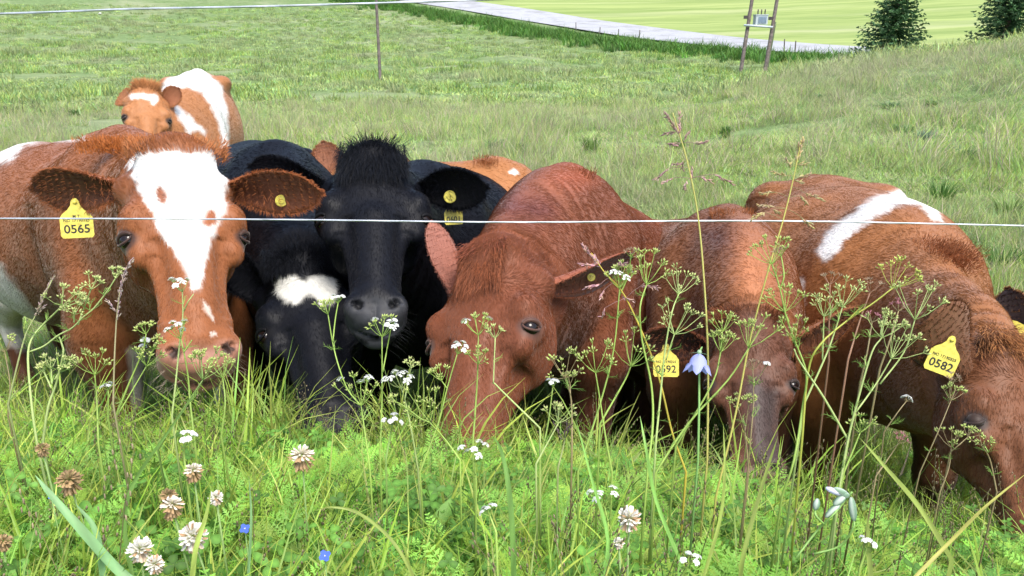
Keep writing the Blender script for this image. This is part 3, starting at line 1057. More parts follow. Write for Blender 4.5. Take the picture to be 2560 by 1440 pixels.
def painter(base, head=None, under=None, muzzle=(.40, .22, .16), muz_a=.435, spots=(), fn=None, lash=None, patch=.25):
    base = np.array(base); head = np.array(head if head is not None else base)
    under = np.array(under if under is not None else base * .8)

    def paint(V, N, C):
        q = to_head(V, C)
        s, n, a = q.T
        inh = (np.abs(s) < .16) & (n > -.24) & (n < .08) & (a > -.07) & (a < .56)
        hw = np.clip(np.minimum((a + .05) / .06, (n + .22) / .08), 0, 1) * inh
        c = base * (1 - hw[:, None]) + head * hw[:, None]
        # broad mottling of the coat, paler and darker whirls
        m = fbm(V, 3.2, 5, 3)[:, None]
        c = c * (1 + patch * m)
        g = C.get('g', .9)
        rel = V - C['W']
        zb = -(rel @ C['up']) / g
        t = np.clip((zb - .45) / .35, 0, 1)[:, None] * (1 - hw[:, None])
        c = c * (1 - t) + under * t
        px, dep = project(V)
        vd = np.array([0, 0, CAM_Z]) - V; vd /= np.linalg.norm(vd, axis=1)[:, None]
        face = (N * vd).sum(1) > -.05
        nz = fbm(V, 38, 9, 3) * .011 + fbm(V, 120, 12, 1) * .004
        for poly, colr, where, soft in spots:
            lo = np.min(poly, 0) - 40; hi = np.max(poly, 0) + 40
            m = face & (px > lo).all(1) & (px < hi).all(1) & (inh if where == 'h' else (~inh if where == 'b' else True))
            i = np.where(m)[0]
            if not len(i): continue
            sd = poly_sd(px[i], poly) * dep[i] / FPX + nz[i] * min(1, soft / .006)
            w = np.clip(.5 - sd / (soft * 1.2), 0, 1)[:, None]
            c[i] = c[i] * (1 - w) + np.array(colr) * w
        if fn is not None: c = fn(c, V, N, q, inh, C)
        # dark skin by the eyes, bare nose
        eye = np.minimum(np.linalg.norm(q - C['eyeq'][0], axis=1), np.linalg.norm(q - C['eyeq'][1], axis=1))
        w = np.clip((.031 - eye) / .008, 0, 1)[:, None] * inh[:, None]
        c = c * (1 - w) + np.array(C.get('lid', (.05, .03, .02))) * 1.3 * w
        mz = np.clip((a - muz_a + np.clip(-n - .03, 0, .2) * .45 + nz * .8) / .02, 0, 1) * inh
        c = c * (1 - mz[:, None]) + np.array(muzzle) * mz[:, None] * (1 + .25 * fbm(V, 60, 3, 2)[:, None])
        nos = (np.minimum(np.linalg.norm(q - [.046 * C.get('mw', 1), -.004, .458], axis=1), np.linalg.norm(q - [-.046 * C.get('mw', 1), -.004, .458], axis=1)) < .0125)
        c[nos] *= .15
        mo = (np.abs((a - .512) - (n + .052) * .32) < .006) & (n < -.03) & inh
        c[mo] *= .3
        dens = np.where(inh, 1.0, C.get('bodyhair', .40))
        dens = dens * np.where(inh, 1 - np.clip(mz, 0, 1) * .93, 1) * np.where(inh, np.clip((eye - .026) / .008, 0, 1), 1)
        ln = np.where(inh, .0085 + .005 * np.clip((.16 - a) / .1, 0, 1), .010)
        neck = np.min([np.linalg.norm(V - b, axis=1) for b in C['neck']], 0)
        ln = np.where(~inh & (zb < .25) & (neck < .4), .012, ln)
        ln = np.where(inh & (a > .40), .006, ln)
        pf = C.get('poll', (.020, .045))
        pol = inh & (a < pf[1]) & (n > -.12)
        ln = np.where(pol, pf[0] * np.clip((pf[1] - a) / .03, .4, 1), ln)
        return np.clip(c, 0, .9), dens, ln * C.get('hl', 1.0)
    return paint


def ear(sd, tip, inner, outer, w=.1, opening=None, bh=None, **k):
    d = dict(bh=bh or (sd * .098, -.085, .055), tip=np.asarray(tip), inner=inner, outer=outer, w=w, open=opening if opening is not None else (0, -1, 0))
    d.update(k)
    return d


BR_A = (.205, .068, .020)
blazeA = [(322, 398), (350, 380), (400, 380), (450, 378), (500, 380), (560, 384), (574, 430), (571, 480), (556, 530), (541, 560), (531, 590), (522, 630),
          (508, 670), (500, 722), (478, 724), (472, 680), (458, 652), (438, 632), (424, 610), (408, 585), (395, 560), (380, 530), (350, 490), (344, 460), (326, 440)]


def ell_px(cx, cy, rx, ry, rot=0, n=12):
    r = math.radians(rot)
    return [(cx + rx * math.cos(t) * math.cos(r) - ry * math.sin(t) * math.sin(r), cy + rx * math.cos(t) * math.sin(r) + ry * math.sin(t) * math.cos(r))
            for t in [2 * math.pi * i / n for i in range(n)]]


cowA = dict(name='cow', label='brown cow with a white blaze and ear tag 0565',
    W=at(330, 357, 2.12), R=at(40, 362, 3.25), P=at(445, 372, 1.60), M=at(512, 925, 1.44), yaw=9, g=.93, bd=.82, hw=1.0, mw=1.06, ng=1.08, bodyhair=.7,
    lid=(.04, .018, .012), hairs=200000, whorl=.13, fine=.0062,
    ears=[ear(-1, at(72, 470, 1.62), (.10, .035, .016), (.26, .085, .03), .098, (0.1, -1, -.25), cup=.55, curl=-.03),
          ear(1, at(788, 474, 1.58), (.13, .042, .018), (.30, .095, .03), .098, (-.1, -1, -.2), cup=.55, curl=.05)],
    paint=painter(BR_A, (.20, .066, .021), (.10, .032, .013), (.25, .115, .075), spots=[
        (blazeA, WHITE, 'h', .006),
        (ell_px(404, 487, 15, 24, -15), (.22, .07, .03), 'h', .006), (ell_px(524, 545, 15, 24, 10), (.27, .09, .035), 'h', .006),
        ([(500, 742), (504, 741), (521, 771), (536, 800), (533, 802), (513, 773)], (.50, .42, .36), 'h', .0012),
        (ell_px(533, 834, 7, 5), (.55, .48, .42), 'h', .001),
        ([(-40, 300), (60, 300), (215, 330), (215, 352), (120, 352), (60, 362), (30, 400), (-40, 420)], WHITE, 'b', .015),
        ([(-60, 640), (0, 660), (40, 720), (90, 790), (110, 860), (60, 870), (-60, 860)], (.62, .58, .52), 'b', .02),
        ([(320, 870), (380, 880), (400, 1010), (330, 1010)], (.62, .58, .52), 'b', .02),
        ([(440, 930), (560, 930), (560, 1060), (440, 1060)], (.5, .48, .44), 'b', .02)]),
    tufts=[((0, -.02, -.005), (.15, .05, .03), (0, .35, -1), .022, 2600, (.34, .12, .04), .7, 'h'),
           (at(300, 365, 1.95), (.16, .05, .03), (0, -.1, 1), .018, 2600, (.38, .12, .03), .3, 'w')])

BLK = (.005, .0056, .0085)
cowC = dict(name='cow', label='black cow with raised head and round yellow button in its ear',
    W=at(1045, 432, 2.45), R=at(1185, 414, 3.3), P=at(932, 378, 1.90), M=at(940, 800, 1.60), yaw=0, g=.90, hw=1.06, mw=.82,
    lid=(.006, .006, .007), hairs=90000, whorl=.10, poll=(.022, .04), black=1, hl=1.15,
    ears=[ear(-1, at(622, 418, 1.93), BLK, BLK, .10, (.1, -1, -.1), cup=.5),
          ear(1, at(1207, 462, 1.84), (.008, .008, .009), BLK, .11, (-.05, -1, -.15), cup=.5, curl=.05)],
    paint=painter(BLK, BLK, (.007, .007, .009), (.035, .036, .040), muz_a=.438, patch=.3),
    tufts=[((0, .014, .045), (.12, .015, .09), (0, .25, 1.0), .034, 3200, (.008, .009, .012), .5, 'h'),
           ((0, .0, .0), (.10, .05, .04), (0, .9, -.9), .055, 160, (.012, .013, .017), 1.6, 'h'),
           ((0, .0, .0), (.08, .05, .03), (0, .8, -.2), .026, 900, (.012, .013, .017), 1.2, 'h')])

cowB = dict(name='cow', label='black cow with a white forehead patch, head lowered to the grass',
    W=at(690, 395, 2.42), R=at(620, 352, 3.2), P=at(752, 640, 1.92), M=at(838, 1085, 1.62), yaw=4, g=.92, hw=.98,
    lid=(.006, .006, .007), hairs=70000, whorl=.09, poll=(.03, .055), black=1, hl=1.1, ng=1.1,
    ears=[ear(-1, at(560, 640, 1.95), BLK, BLK, .10, (.1, -1, -.1)), ear(1, at(990, 640, 2.0), BLK, BLK, .10, (-.1, -1, -.1))],
    paint=painter(BLK, BLK, (.007, .007, .009), (.014, .014, .017), spots=[
        ([(688, 690), (720, 688), (760, 700), (800, 692), (832, 700), (838, 745), (800, 772), (788, 745), (765, 742), (740, 760), (712, 752), (696, 730)], (.62, .61, .56), 'h', .008)]),
    tufts=[((0, .013, .02), (.14, .02, .06), (0, .45, 1.0), .026, 4500, (.008, .009, .012), .5, 'h'),
           ((0, -.01, .02), (.10, .05, .03), (0, .6, -.2), .045, 2500, (.010, .011, .015), 1.3, 'h')])

RED = (.150, .044, .017)
cowD = dict(name='cow', label='reddish brown cow grazing under the wire, one eye turned to the camera',
    bd=.82, W=at(1415, 452, 2.25), R=at(1555, 545, 3.0), P=at(1212, 628, 1.70), M=at(1122, 1180, 1.42), yaw=-38, g=.88, hw=1.10, ng=1.12,
    bodyhair=.7, earlen=.45, lid=(.07, .03, .02), hairs=180000, whorl=.10, poll=(.022, .06), hl=1.15, fine=.0062,
    ears=[ear(-1, at(1086, 552, 1.74), (.30, .12, .085), (.26, .10, .07), .085, (.8, -.6, .1), bh=(-.10, -.07, .06), cup=.3),
          ear(1, at(1588, 655, 1.86), (.11, .035, .018), (.22, .065, .03), .115, (-.1, -1, -.45), bh=(.10, -.10, .07), cup=.5)],
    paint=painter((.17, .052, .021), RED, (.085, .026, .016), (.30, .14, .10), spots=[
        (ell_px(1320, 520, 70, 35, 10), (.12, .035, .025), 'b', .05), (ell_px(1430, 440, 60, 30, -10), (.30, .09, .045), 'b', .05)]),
    tufts=[((0.01, .014, .055), (.08, .012, .09), (0, .2, 1.0), .026, 3500, (.165, .050, .020), .6, 'h'),
           ((0, .0, .0), (.09, .04, .03), (0, .5, .6), .020, 1500, (.22, .065, .035), 1.0, 'h'),
           (at(1432, 440, 2.2), (.10, .05, .03), (0, -.1, 1), .014, 1200, (.22, .07, .03), .3, 'w')])

cowE = dict(name='cow', label='brown cow with a greyish nose bridge and ear tag 0592, grazing behind the tall caraway',
    bd=.80, W=at(1825, 548, 2.25), R=at(1665, 560, 3.05), P=at(1868, 800, 1.82), M=at(1895, 1205, 1.60), yaw=4, g=.86, hw=1.02, ng=1.05,
    bodyhair=.6, lid=(.03, .018, .015), hairs=110000, whorl=.08,
    ears=[ear(-1, at(1612, 850, 1.84), (.05, .018, .012), (.15, .05, .022), .10, (.1, -1, -.3)),
          ear(1, at(2150, 800, 1.92), (.13, .045, .02), (.22, .08, .03), .11, (.0, -1, -.35), curl=-.05)],
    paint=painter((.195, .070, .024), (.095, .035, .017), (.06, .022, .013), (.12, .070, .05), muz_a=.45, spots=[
        ([(1860, 960), (1900, 940), (1950, 980), (1960, 1180), (1880, 1190), (1870, 1060)], (.052, .034, .031), 'h', .03),
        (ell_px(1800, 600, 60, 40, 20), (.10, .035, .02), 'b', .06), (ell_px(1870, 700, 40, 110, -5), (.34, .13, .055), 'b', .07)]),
    tufts=[(at(1830, 545, 2.2), (.09, .05, .03), (0, -.1, 1), .022, 1500, (.26, .09, .03), .4, 'w'),
           ((0, -.01, .0), (.12, .05, .03), (0, .6, -.4), .035, 2500, (.20, .07, .03), 1.0, 'h')])

cowF = dict(name='cow', label='brown cow with a white band across its back and ear tag 0582',
    bd=.76, W=at(2268, 545, 2.10), R=at(2040, 428, 3.05), P=at(2530, 872, 1.40), M=at(2676, 1430, 1.18), yaw=50, g=.97, hw=1.1, bw=1.15, ng=.84, bend=.04,
    bodyhair=.8, lid=(.025, .014, .010), hairs=210000, whorl=.10, shut=True,
    ears=[ear(-1, at(2318, 770, 1.30), (.06, .025, .015), (.15, .06, .025), .125, (-.25, .9, .1), bh=(-.10, -.06, .055), cup=.4),
          ear(1, at(2720, 800, 1.8), (.12, .04, .02), (.24, .09, .035), .11, (0, -1, -.3))],
    paint=painter((.235, .089, .026), (.145, .052, .019), (.06, .022, .011), (.18, .12, .09), spots=[
        ([(2040, 630), (2060, 590), (2100, 555), (2140, 525), (2190, 490), (2250, 478), (2300, 482), (2340, 510), (2358, 560), (2330, 545), (2300, 515), (2260, 512),
          (2210, 532), (2160, 560), (2110, 600), (2090, 640), (2062, 660)], WHITE, 'b', .008),
        ([(1985, 700), (2005, 690), (2008, 760), (1992, 795), (1985, 760)], WHITE, 'b', .008),
        ([(1960, 432), (1990, 418), (2022, 424), (2020, 436), (1970, 442)], WHITE, 'b', .008)]),
    tufts=[(at(2370, 640, 1.9), (.08, .12, .05), (.2, -.3, 1), .018, 3000, (.26, .09, .035), .4, 'w'),
           ((0, .0, .0), (.10, .05, .04), (0, .7, .5), .022, 3500, (.36, .16, .06), 1.0, 'h')])

cowG = dict(name='cow', label='brown cow at the right edge, only its dark ear in view',
    W=at(2900, 680, 2.5), R=at(3050, 640, 3.4), P=at(2625, 835, 2.08), M=at(2700, 1280, 1.85), yaw=0, g=.88,
    lid=(.03, .018, .015), hairs=8000, fine=.011,
    ears=[ear(-1, at(2524, 728, 2.02), (.05, .03, .035), (.32, .14, .06), .125, (-.25, -1, .15), bh=(-.10, -.085, .07)),
          ear(1, at(2880, 850, 2.1), (.05, .03, .03), (.32, .14, .06), .10, (0, -1, 0))],
    paint=painter((.27, .105, .042), (.23, .085, .038), (.085, .032, .017)))

TAN = (.30, .125, .045)
cowH = dict(name='cow', label='tan and white cow standing behind the others',
    W=at(452, 238, 4.75), R=at(492, 168, 5.9), P=at(366, 222, 4.45), M=at(372, 400, 4.28), yaw=4, g=.92, hw=1.08, bw=.92,
    lid=(.05, .03, .02), hairs=45000, fine=.010, hr=.0009, poll=(.03, .05),
    ears=[ear(-1, at(298, 232, 4.5), (.34, .14, .06), (.36, .15, .06), .11, (.2, -1, 0)), ear(1, at(444, 222, 4.5), (.34, .14, .07), (.36, .15, .06), .11, (-.2, -1, 0))],
    paint=painter(TAN, TAN, (.30, .13, .05), spots=[
        ([(322, 240), (345, 234), (385, 234), (396, 240), (394, 252), (382, 264), (376, 252), (350, 246), (330, 250)], WHITE, 'h', .012),
        ([(395, 222), (420, 195), (455, 178), (480, 155), (505, 165), (530, 195), (556, 215), (556, 235), (568, 270), (572, 380), (556, 380), (548, 310), (525, 260), (505, 232), (470, 218), (430, 225), (402, 232)], WHITE, 'b', .02),
        ([(428, 272), (440, 262), (468, 285), (490, 305), (515, 325), (514, 340), (496, 325), (478, 332), (470, 345), (462, 318), (446, 295)], WHITE, 'b', .02)]),
    tufts=[((0, -.01, -.01), (.09, .05, .03), (0, .4, -1), .06, 2500, (.44, .19, .07), .8, 'h')])

cowI = dict(name='cow', label='tan cow almost hidden behind the raised black head',
    W=at(1245, 418, 3.0), R=at(1425, 482, 3.45), P=at(900, 400, 2.75), M=at(870, 700, 2.55), yaw=-5, g=.86,
    lid=(.03, .018, .015), hairs=25000, fine=.011, hr=.0007,
    ears=[ear(-1, at(808, 358, 2.72), (.42, .19, .11), (.34, .14, .06), .10, (.2, -1, .1)), ear(1, at(1010, 400, 2.75), (.3, .12, .06), (.34, .14, .06), .10, (-.2, -1, 0))],
    paint=painter((.29, .115, .035), (.29, .12, .04), (.2, .08, .03), spots=[(ell_px(1284, 431, 13, 6, -15), WHITE, 'b', .004)]),
    tufts=[(at(1215, 405, 2.9), (.07, .05, .03), (0, -.1, 1), .015, 700, (.30, .11, .04), .4, 'w')])

import time as _time
for C in (cowA, cowB, cowC, cowD, cowE, cowF, cowG, cowH, cowI):
    _t = _time.time()
    build_cow(C)
    print('cow', C['label'][:30], round(_time.time() - _t, 1))

# ---------------------------------------------------------------- grasses and low herbs (instanced, nobody could count them)
M_grass = leaf_mat('green_grass', (1.05, 1.14, 1.15), rough=.45, trans=.42, wild=.35, world_scale=1.6, world_amt=.35, dry=(.24, .24, .08))
M_past = leaf_mat('pasture_grass', (1.32, 1.36, 2.3), rough=.6, trans=.35, wild=.40, world_scale=.20, world_amt=.75, dry=(.34, .34, .22))
M_herb = leaf_mat('herb_leaf', (1.05, 1.12, 1.05), rough=.5, trans=.40, wild=.30)


def src_collection(name, objs):
    c = bpy.data.collections.new(name)
    for o in objs:
        COL.objects.unlink(o)
        c.objects.link(o)
    return c


def scatter(name, coll, pos, rot, scl, idx, kind='stuff', label=None, cat=None):
    n = len(pos)
    me = bpy.data.meshes.new(name)
    me.vertices.add(n)
    me.vertices.foreach_set('co', np.asarray(pos, np.float32).ravel())
    for nm, ty, val, key in (('rot', 'FLOAT_VECTOR', rot, 'vector'), ('scl', 'FLOAT_VECTOR', scl, 'vector'), ('idx', 'INT', idx, 'value')):
        a = me.attributes.new(nm, ty, 'POINT')
        a.data.foreach_set(key, np.ascontiguousarray(val, dtype=np.int32 if ty == 'INT' else np.float32).ravel())
    o = bpy.data.objects.new(name, me)
    COL.objects.link(o)
    ng = bpy.data.node_groups.new(name, 'GeometryNodeTree')
    ng.interface.new_socket('Geometry', in_out='INPUT', socket_type='NodeSocketGeometry')
    ng.interface.new_socket('Geometry', in_out='OUTPUT', socket_type='NodeSocketGeometry')
    N, L = ng.nodes, ng.links
    gi, go = N.new('NodeGroupInput'), N.new('NodeGroupOutput')
    ci = N.new('GeometryNodeCollectionInfo'); ci.inputs['Collection'].default_value = coll
    ci.inputs['Separate Children'].default_value = True; ci.inputs['Reset Children'].default_value = True
    ip = N.new('GeometryNodeInstanceOnPoints'); ip.inputs['Pick Instance'].default_value = True

    def attr(nm, ty):
        a = N.new('GeometryNodeInputNamedAttribute'); a.data_type = ty; a.inputs['Name'].default_value = nm
        return a.outputs['Attribute']
    L.new(gi.outputs[0], ip.inputs['Points']); L.new(ci.outputs[0], ip.inputs['Instance'])
    L.new(attr('idx', 'INT'), ip.inputs['Instance Index'])
    e2r = N.new('FunctionNodeEulerToRotation'); L.new(attr('rot', 'FLOAT_VECTOR'), e2r.inputs[0])
    L.new(e2r.outputs[0], ip.inputs['Rotation']); L.new(attr('scl', 'FLOAT_VECTOR'), ip.inputs['Scale'])
    L.new(ip.outputs[0], go.inputs[0])
    m = o.modifiers.new('scatter', 'NODES'); m.node_group = ng
    tag(o, kind=kind)
    if label: o['label'] = label
    if cat: o['category'] = cat
    return o


def rnd_green(k=1.0, yellow=.0):
    g = np.array([.205, .315, .050]) * rng.uniform(.75, 1.25)
    g[0] *= rng.uniform(.75, 1.35) + yellow
    g[2] *= rng.uniform(.7, 1.7)
    return g * k


def grass_clump(name, nb, h0, h1, w, spread, lean, mat, k=1.0, segs=5, curl=.5, dry=0.0, yellow=0.0):
    mb = MB()
    for i in range(nb):
        a = rng.uniform(0, 6.283); r = spread * math.sqrt(rng.random())
        p0 = np.array([r * math.cos(a), r * math.sin(a), -.01])
        h = rng.uniform(h0, h1)
        b = rng.uniform(0, 6.283)
        d = np.array([math.cos(b), math.sin(b), 0])
        ln = rng.uniform(.1, 1) * lean; cu = rng.uniform(0.1, 1) * curl
        t = np.linspace(0, 1, segs)
        pts = p0 + d * (h * (ln * t + cu * t ** 2.4))[:, None] + np.array([0, 0, 1]) * (h * (t - .5 * cu * t ** 3))[:, None]
        s = unit(np.cross(d, [0, 0, 1])) if rng.random() < .7 else unit(np.array([rng.normal(), rng.normal(), 0]))
        ww = w * rng.uniform(.6, 1.3) * np.array([.7, 1, .95, .6, .08])[:segs] if segs == 5 else w * rng.uniform(.6, 1.3) * np.linspace(1, .08, segs)
        c = rnd_green(k, yellow)
        if rng.random() < dry: c = np.array([.36, .30, .15]) * rng.uniform(.6, 1.2)
        tip = c * np.array([1.25, 1.1, .9])
        cc = c + (tip - c) * t[:, None]
        mb.blade(pts, ww, s, cc)
    return mb.build(name, mat)


def feather_clump(name, nl, L0, mat, colr):
    mb = MB()
    for i in range(nl):
        a = rng.uniform(0, 6.283); d = np.array([math.cos(a), math.sin(a), 0]); L = L0 * rng.uniform(.6, 1.2)
        t = np.linspace(0, 1, 9); arch = rng.uniform(.35, .9); ris = rng.uniform(.5, 1.1)
        pts = d * (L * t)[:, None] * arch + np.array([0, 0, 1]) * (L * ris * (t - .55 * t * t))[:, None] + rng.normal(0, .012, 3)
        side = np.array([-d[1], d[0], 0])
        c = np.array(colr) * rng.uniform(.75, 1.3) * np.array([rng.uniform(.8, 1.35), 1, rng.uniform(.7, 1.3)])
        mb.tube(pts, np.linspace(.0012, .0005, 9), 3, c, False)
        for u in np.linspace(.22, .97, 12):
            p = np.array([np.interp(u, t, pts[:, q]) for q in range(3)])
            tn = unit(np.array([np.interp(min(1, u + .05), t, pts[:, q]) for q in range(3)]) - np.array([np.interp(u - .05, t, pts[:, q]) for q in range(3)]))
            pl = L * .22 * (1.15 - u) * (.6 + 1.2 * min(u, .5))
            for sd in (-1, 1):
                pd = unit(side * sd + tn * .55 + np.array([0, 0, .15]) + rng.normal(0, .08, 3))
                nn = np.cross(pd, tn)
                mb.blade([p, p + pd * pl * .5, p + pd * pl], [.0018, .0016, .0003], unit(np.cross(nn, pd)), c)
                for v in (.3, .5, .7, .88):
                    q0 = p + pd * pl * v
                    for s2 in (-1, 1):
                        e = unit(pd * .8 + unit(np.cross(nn, pd)) * s2 + rng.normal(0, .1, 3))
                        ll = pl * .34 * (1.1 - v)
                        w = unit(np.cross(e, nn)) * .0011
                        mb.add([q0 - w, q0 + w, q0 + e * ll + w * .4, q0 + e * ll - w * .4], [(0, 1, 2, 3)], c * 1.1)
    return mb.build(name, mat)


def clover_clump(name, nl, mat):
    mb = MB()
    for i in range(nl):
        a = rng.uniform(0, 6.283); r = rng.uniform(0, .05)
        h = rng.uniform(.05, .12)
        p0 = np.array([r * math.cos(a), r * math.sin(a), 0]); top = p0 * 1.8 + np.array([rng.normal(0, .01), rng.normal(0, .01), h])
        c = np.array([.10, .21, .035]) * rng.uniform(.75, 1.3)
        mb.tube([p0, (p0 + top) / 2 + np.array([0, 0, .01]), top], [.0009, .0008, .0007], 3, c * 1.2, False)
        tilt = rng.normal(0, .35, 2); nrm = unit([tilt[0], tilt[1], 1]); X = unit(np.cross([0.3, 1, 0], nrm)); Y = np.cross(nrm, X)
        R = rng.uniform(.005, .010); ph = rng.uniform(0, 6.28)
        for k in range(3):
            th = ph + k * 2.094
            ax = X * math.cos(th) + Y * math.sin(th); sx = np.cross(nrm, ax)
            prof = [(.0, 0), (.35, .42), (.8, .60), (1.25, .62), (1.55, .42), (1.62, 0)]
            L = [top + ax * (u * R) + sx * (v * R) + nrm * (R * .22 * v) for u, v in prof]
            Rr = [top + ax * (u * R) - sx * (v * R) + nrm * (R * .22 * v) for u, v in prof[1:-1]]
            M_ = [top + ax * (u * R) for u, v in prof[1:-1]]
            v = L + Rr + M_
            f = []
            n = 6
            # left half: L[0..5], mid: idx 10..13
            f.append((0, 10, 1)); f.append((0, 6, 10))
            for q in range(3):
                f.append((1 + q, 10 + q, 11 + q, 2 + q)); f.append((10 + q, 6 + q, 7 + q, 11 + q))
            f.append((4, 13, 5)); f.append((13, 9, 5))
            cc = np.tile(c, (len(v), 1)); cc[11] = c * 1.5; cc[12] = c * 1.35
            mb.add(v, f, cc)
    return mb.build(name, mat)


def broad_clump(name, nl, mat, colr, L0=.07, w0=.025):
    """low oval leaves: dock, dandelion, lady's mantle"""
    mb = MB()
    for i in range(nl):
        a = rng.uniform(0, 6.283); d = np.array([math.cos(a), math.sin(a), 0]); L = L0 * rng.uniform(.6, 1.3)
        t = np.linspace(0, 1, 6)
        pts = d * (L * t)[:, None] + np.array([0, 0, 1]) * (L * rng.uniform(.4, 1.2) * (t - .5 * t * t))[:, None] + np.array([0, 0, .01])
        w = w0 * rng.uniform(.6, 1.2) * np.array([.12, .6, 1.0, .95, .6, .05])
        mb.blade(pts, w, np.array([-d[1], d[0], 0]), np.array(colr) * rng.uniform(.7, 1.3), fold=.15)
    return mb.build(name, mat)


def dry_clump(name, n, h, mat):
    mb = MB()
    for i in range(n):
        a = rng.uniform(0, 6.283); d = np.array([math.cos(a), math.sin(a), 0]); hh = h * rng.uniform(.6, 1.2)
        p0 = d * rng.uniform(0, .04)
        t = np.linspace(0, 1, 5)
        pts = p0 + d * (hh * .25 * t ** 2)[:, None] + np.array([0, 0, 1]) * (hh * t)[:, None]
        c = np.array([.30, .25, .12]) * rng.uniform(.6, 1.2) if rng.random() < .5 else rnd_green(.9)
        mb.tube(pts, np.linspace(.0009, .0004, 5), 3, c, False)
        for u in np.linspace(.72, 1, 10):
            p = np.array([np.interp(u, t, pts[:, q]) for q in range(3)]) + rng.normal(0, .003, 3)
            mb.ball(p, (.0012, .0012, .003), np.array([.30, .22, .14]) * rng.uniform(.6, 1.3), seg=4, rings=3)
    return mb.build(name, mat)


# --- sources
S_grass = src_collection('grass_sources', [
    grass_clump('a_fine', 34, .05, .14, .0022, .035, .55, M_grass, 1.0),
    grass_clump('b_fine', 30, .08, .20, .0024, .04, .5, M_grass, 1.1),
    grass_clump('c_mid', 18, .12, .24, .0034, .035, .45, M_grass, 1.05, dry=.06),
    grass_clump('d_mid', 14, .10, .22, .0042, .04, .6, M_grass, 1.15, curl=.9),
    grass_clump('e_short', 40, .03, .09, .0020, .045, .7, M_grass, .9, dry=.03)])
S_leaf = src_collection('herb_sources', [
    feather_clump('a_feather', 9, .13, M_herb, (.19, .36, .06)),
    feather_clump('b_feather', 7, .10, M_herb, (.25, .42, .075)),
    feather_clump('c_feather', 11, .11, M_herb, (.13, .29, .065)),
    clover_clump('d_clover', 16, M_herb),
    clover_clump('e_clover', 12, M_herb),
    broad_clump('f_broad', 7, M_herb, (.12, .24, .04)),
    broad_clump('g_broad', 6, M_herb, (.20, .33, .07), .05, .018),
    dry_clump('h_dry', 4, .17, M_grass)])


def fan_points(n, r0, r1, az0, az1, power=1.0):
    """uniform by area when power = 1; smaller powers favour the near end"""
    u = rng.random(n)
    r = (r0 ** (2 * power) + u * (r1 ** (2 * power) - r0 ** (2 * power))) ** (1 / (2 * power))
    a = np.radians(rng.uniform(az0, az1, n))
    return r * np.sin(a), r * np.cos(a)


def place(name, coll, x, y, s0, s1, picks, tilt=.15, sink=0.0, slope_lean=0.0, hmul=1.0, patchy=0):
    n = len(x)
    if patchy:
        pn = fbm(np.stack([x, y, 0 * x], 1), patchy, 77, 3)
        hmul = hmul * np.clip(.85 + 1.1 * pn, .35, 1.7)
    z = ground(x, y) - sink
    rot = np.stack([rng.normal(0, tilt, n) + slope_lean, rng.normal(0, tilt, n), rng.uniform(0, 6.283, n)], 1)
    s = rng.uniform(s0, s1, n)
    scl = np.stack([s, s, s * rng.uniform(.85, 1.2, n) * hmul], 1)
    idx = np.asarray(picks)[rng.integers(0, len(picks), n)]
    return scatter(name, coll, np.stack([x, y, z], 1), rot, scl, idx)


# foreground bank
def bank(n, y0, y1, pw=1.0):
    y = y0 + (y1 - y0) * rng.random(n) ** pw
    hw = .30 + y * .82
    x = rng.uniform(-1, 1, n) * hw
    return x, y


def bank_h(x, y):
    """the sward is taller to the left along the fence and grazed lower to the right"""
    f = np.interp(y, [.4, .75, 1.1, 1.4, 1.8], [1.0, .95, .72, .62, .7])
    return f * np.interp(x, [-1.2, -.4, .1, .8, 1.2], [1.05, .95, .75, .5, .45])


x, y = bank(3500, .40, 1.75)
place('meadow_grass', S_grass, x, y, .50, .85, [0, 0, 1, 2, 3, 4, 4], .22, hmul=bank_h(x, y))
x, y = bank(7800, .45, 1.85)
place('meadow_herbs', S_leaf, x, y, .50, .92, [0, 0, 0, 0, 0, 1, 1, 1, 1, 2, 2, 2, 2, 3, 5, 6], .25, hmul=bank_h(x, y) * 1.1)
x, y = bank(190, 1.15, 1.75)
place('rim_grass', S_grass, x, y, .75, 1.15, [1, 2, 3], .2)
x, y = rng.uniform(.9, 3.2, 1500) * rng.choice([-1, 1], 1500), rng.uniform(.2, 2.6, 1500)
k = np.abs(x) > .30 + y * .80
place('outer_meadow_grass', S_grass, x[k], y[k], .9, 1.5, [0, 1, 2, 4], .2)
x, y = bank(220, .55, 1.7)
place('dry_stalks', S_leaf, x, y, .5, .9, [7], .15)
x, y = bank(5200, 1.65, 3.4)
place('ditch_grass', S_grass, x, y, .5, .85, [0, 1, 2, 4, 4], .2)
x, y = bank(1700, 1.65, 3.2)
place('ditch_herbs', S_leaf, x, y, .6, 1.0, [0, 1, 2, 2, 7], .2)

# pasture
S_past = src_collection('pasture_sources', [
    grass_clump('a_turf', 46, .03, .09, .0055, .10, .7, M_past, .95, segs=4),
    grass_clump('b_turf', 40, .05, .13, .0060, .11, .6, M_past, 1.05, segs=4, dry=.1),
    grass_clump('c_turf', 36, .05, .16, .0065, .10, .55, M_past, 1.0, segs=4, dry=.35),
    grass_clump('d_tall', 26, .15, .32, .0055, .09, .4, M_past, 1.0, segs=4, dry=.55)])
x, y = fan_points(15000, 2.7, 9.0, -40, 40, .8)
place('near_pasture_grass', S_past, x, y, .7, 1.25, [0, 0, 1, 1, 1, 2], .2, patchy=1.2)
x, y = fan_points(17000, 8.0, 22.0, -39, 39, .8)
k = vnoise(np.stack([x * .5, y, 0 * x], 1), .55, 41) + .5 * vnoise(np.stack([x, y, 0 * x], 1), 1.6, 42) > -.62
x, y = x[k], y[k]
place('middle_pasture_grass', S_past, x, y, .9, 1.6, [0, 0, 1, 1, 1, 2, 3], .25, patchy=.7)
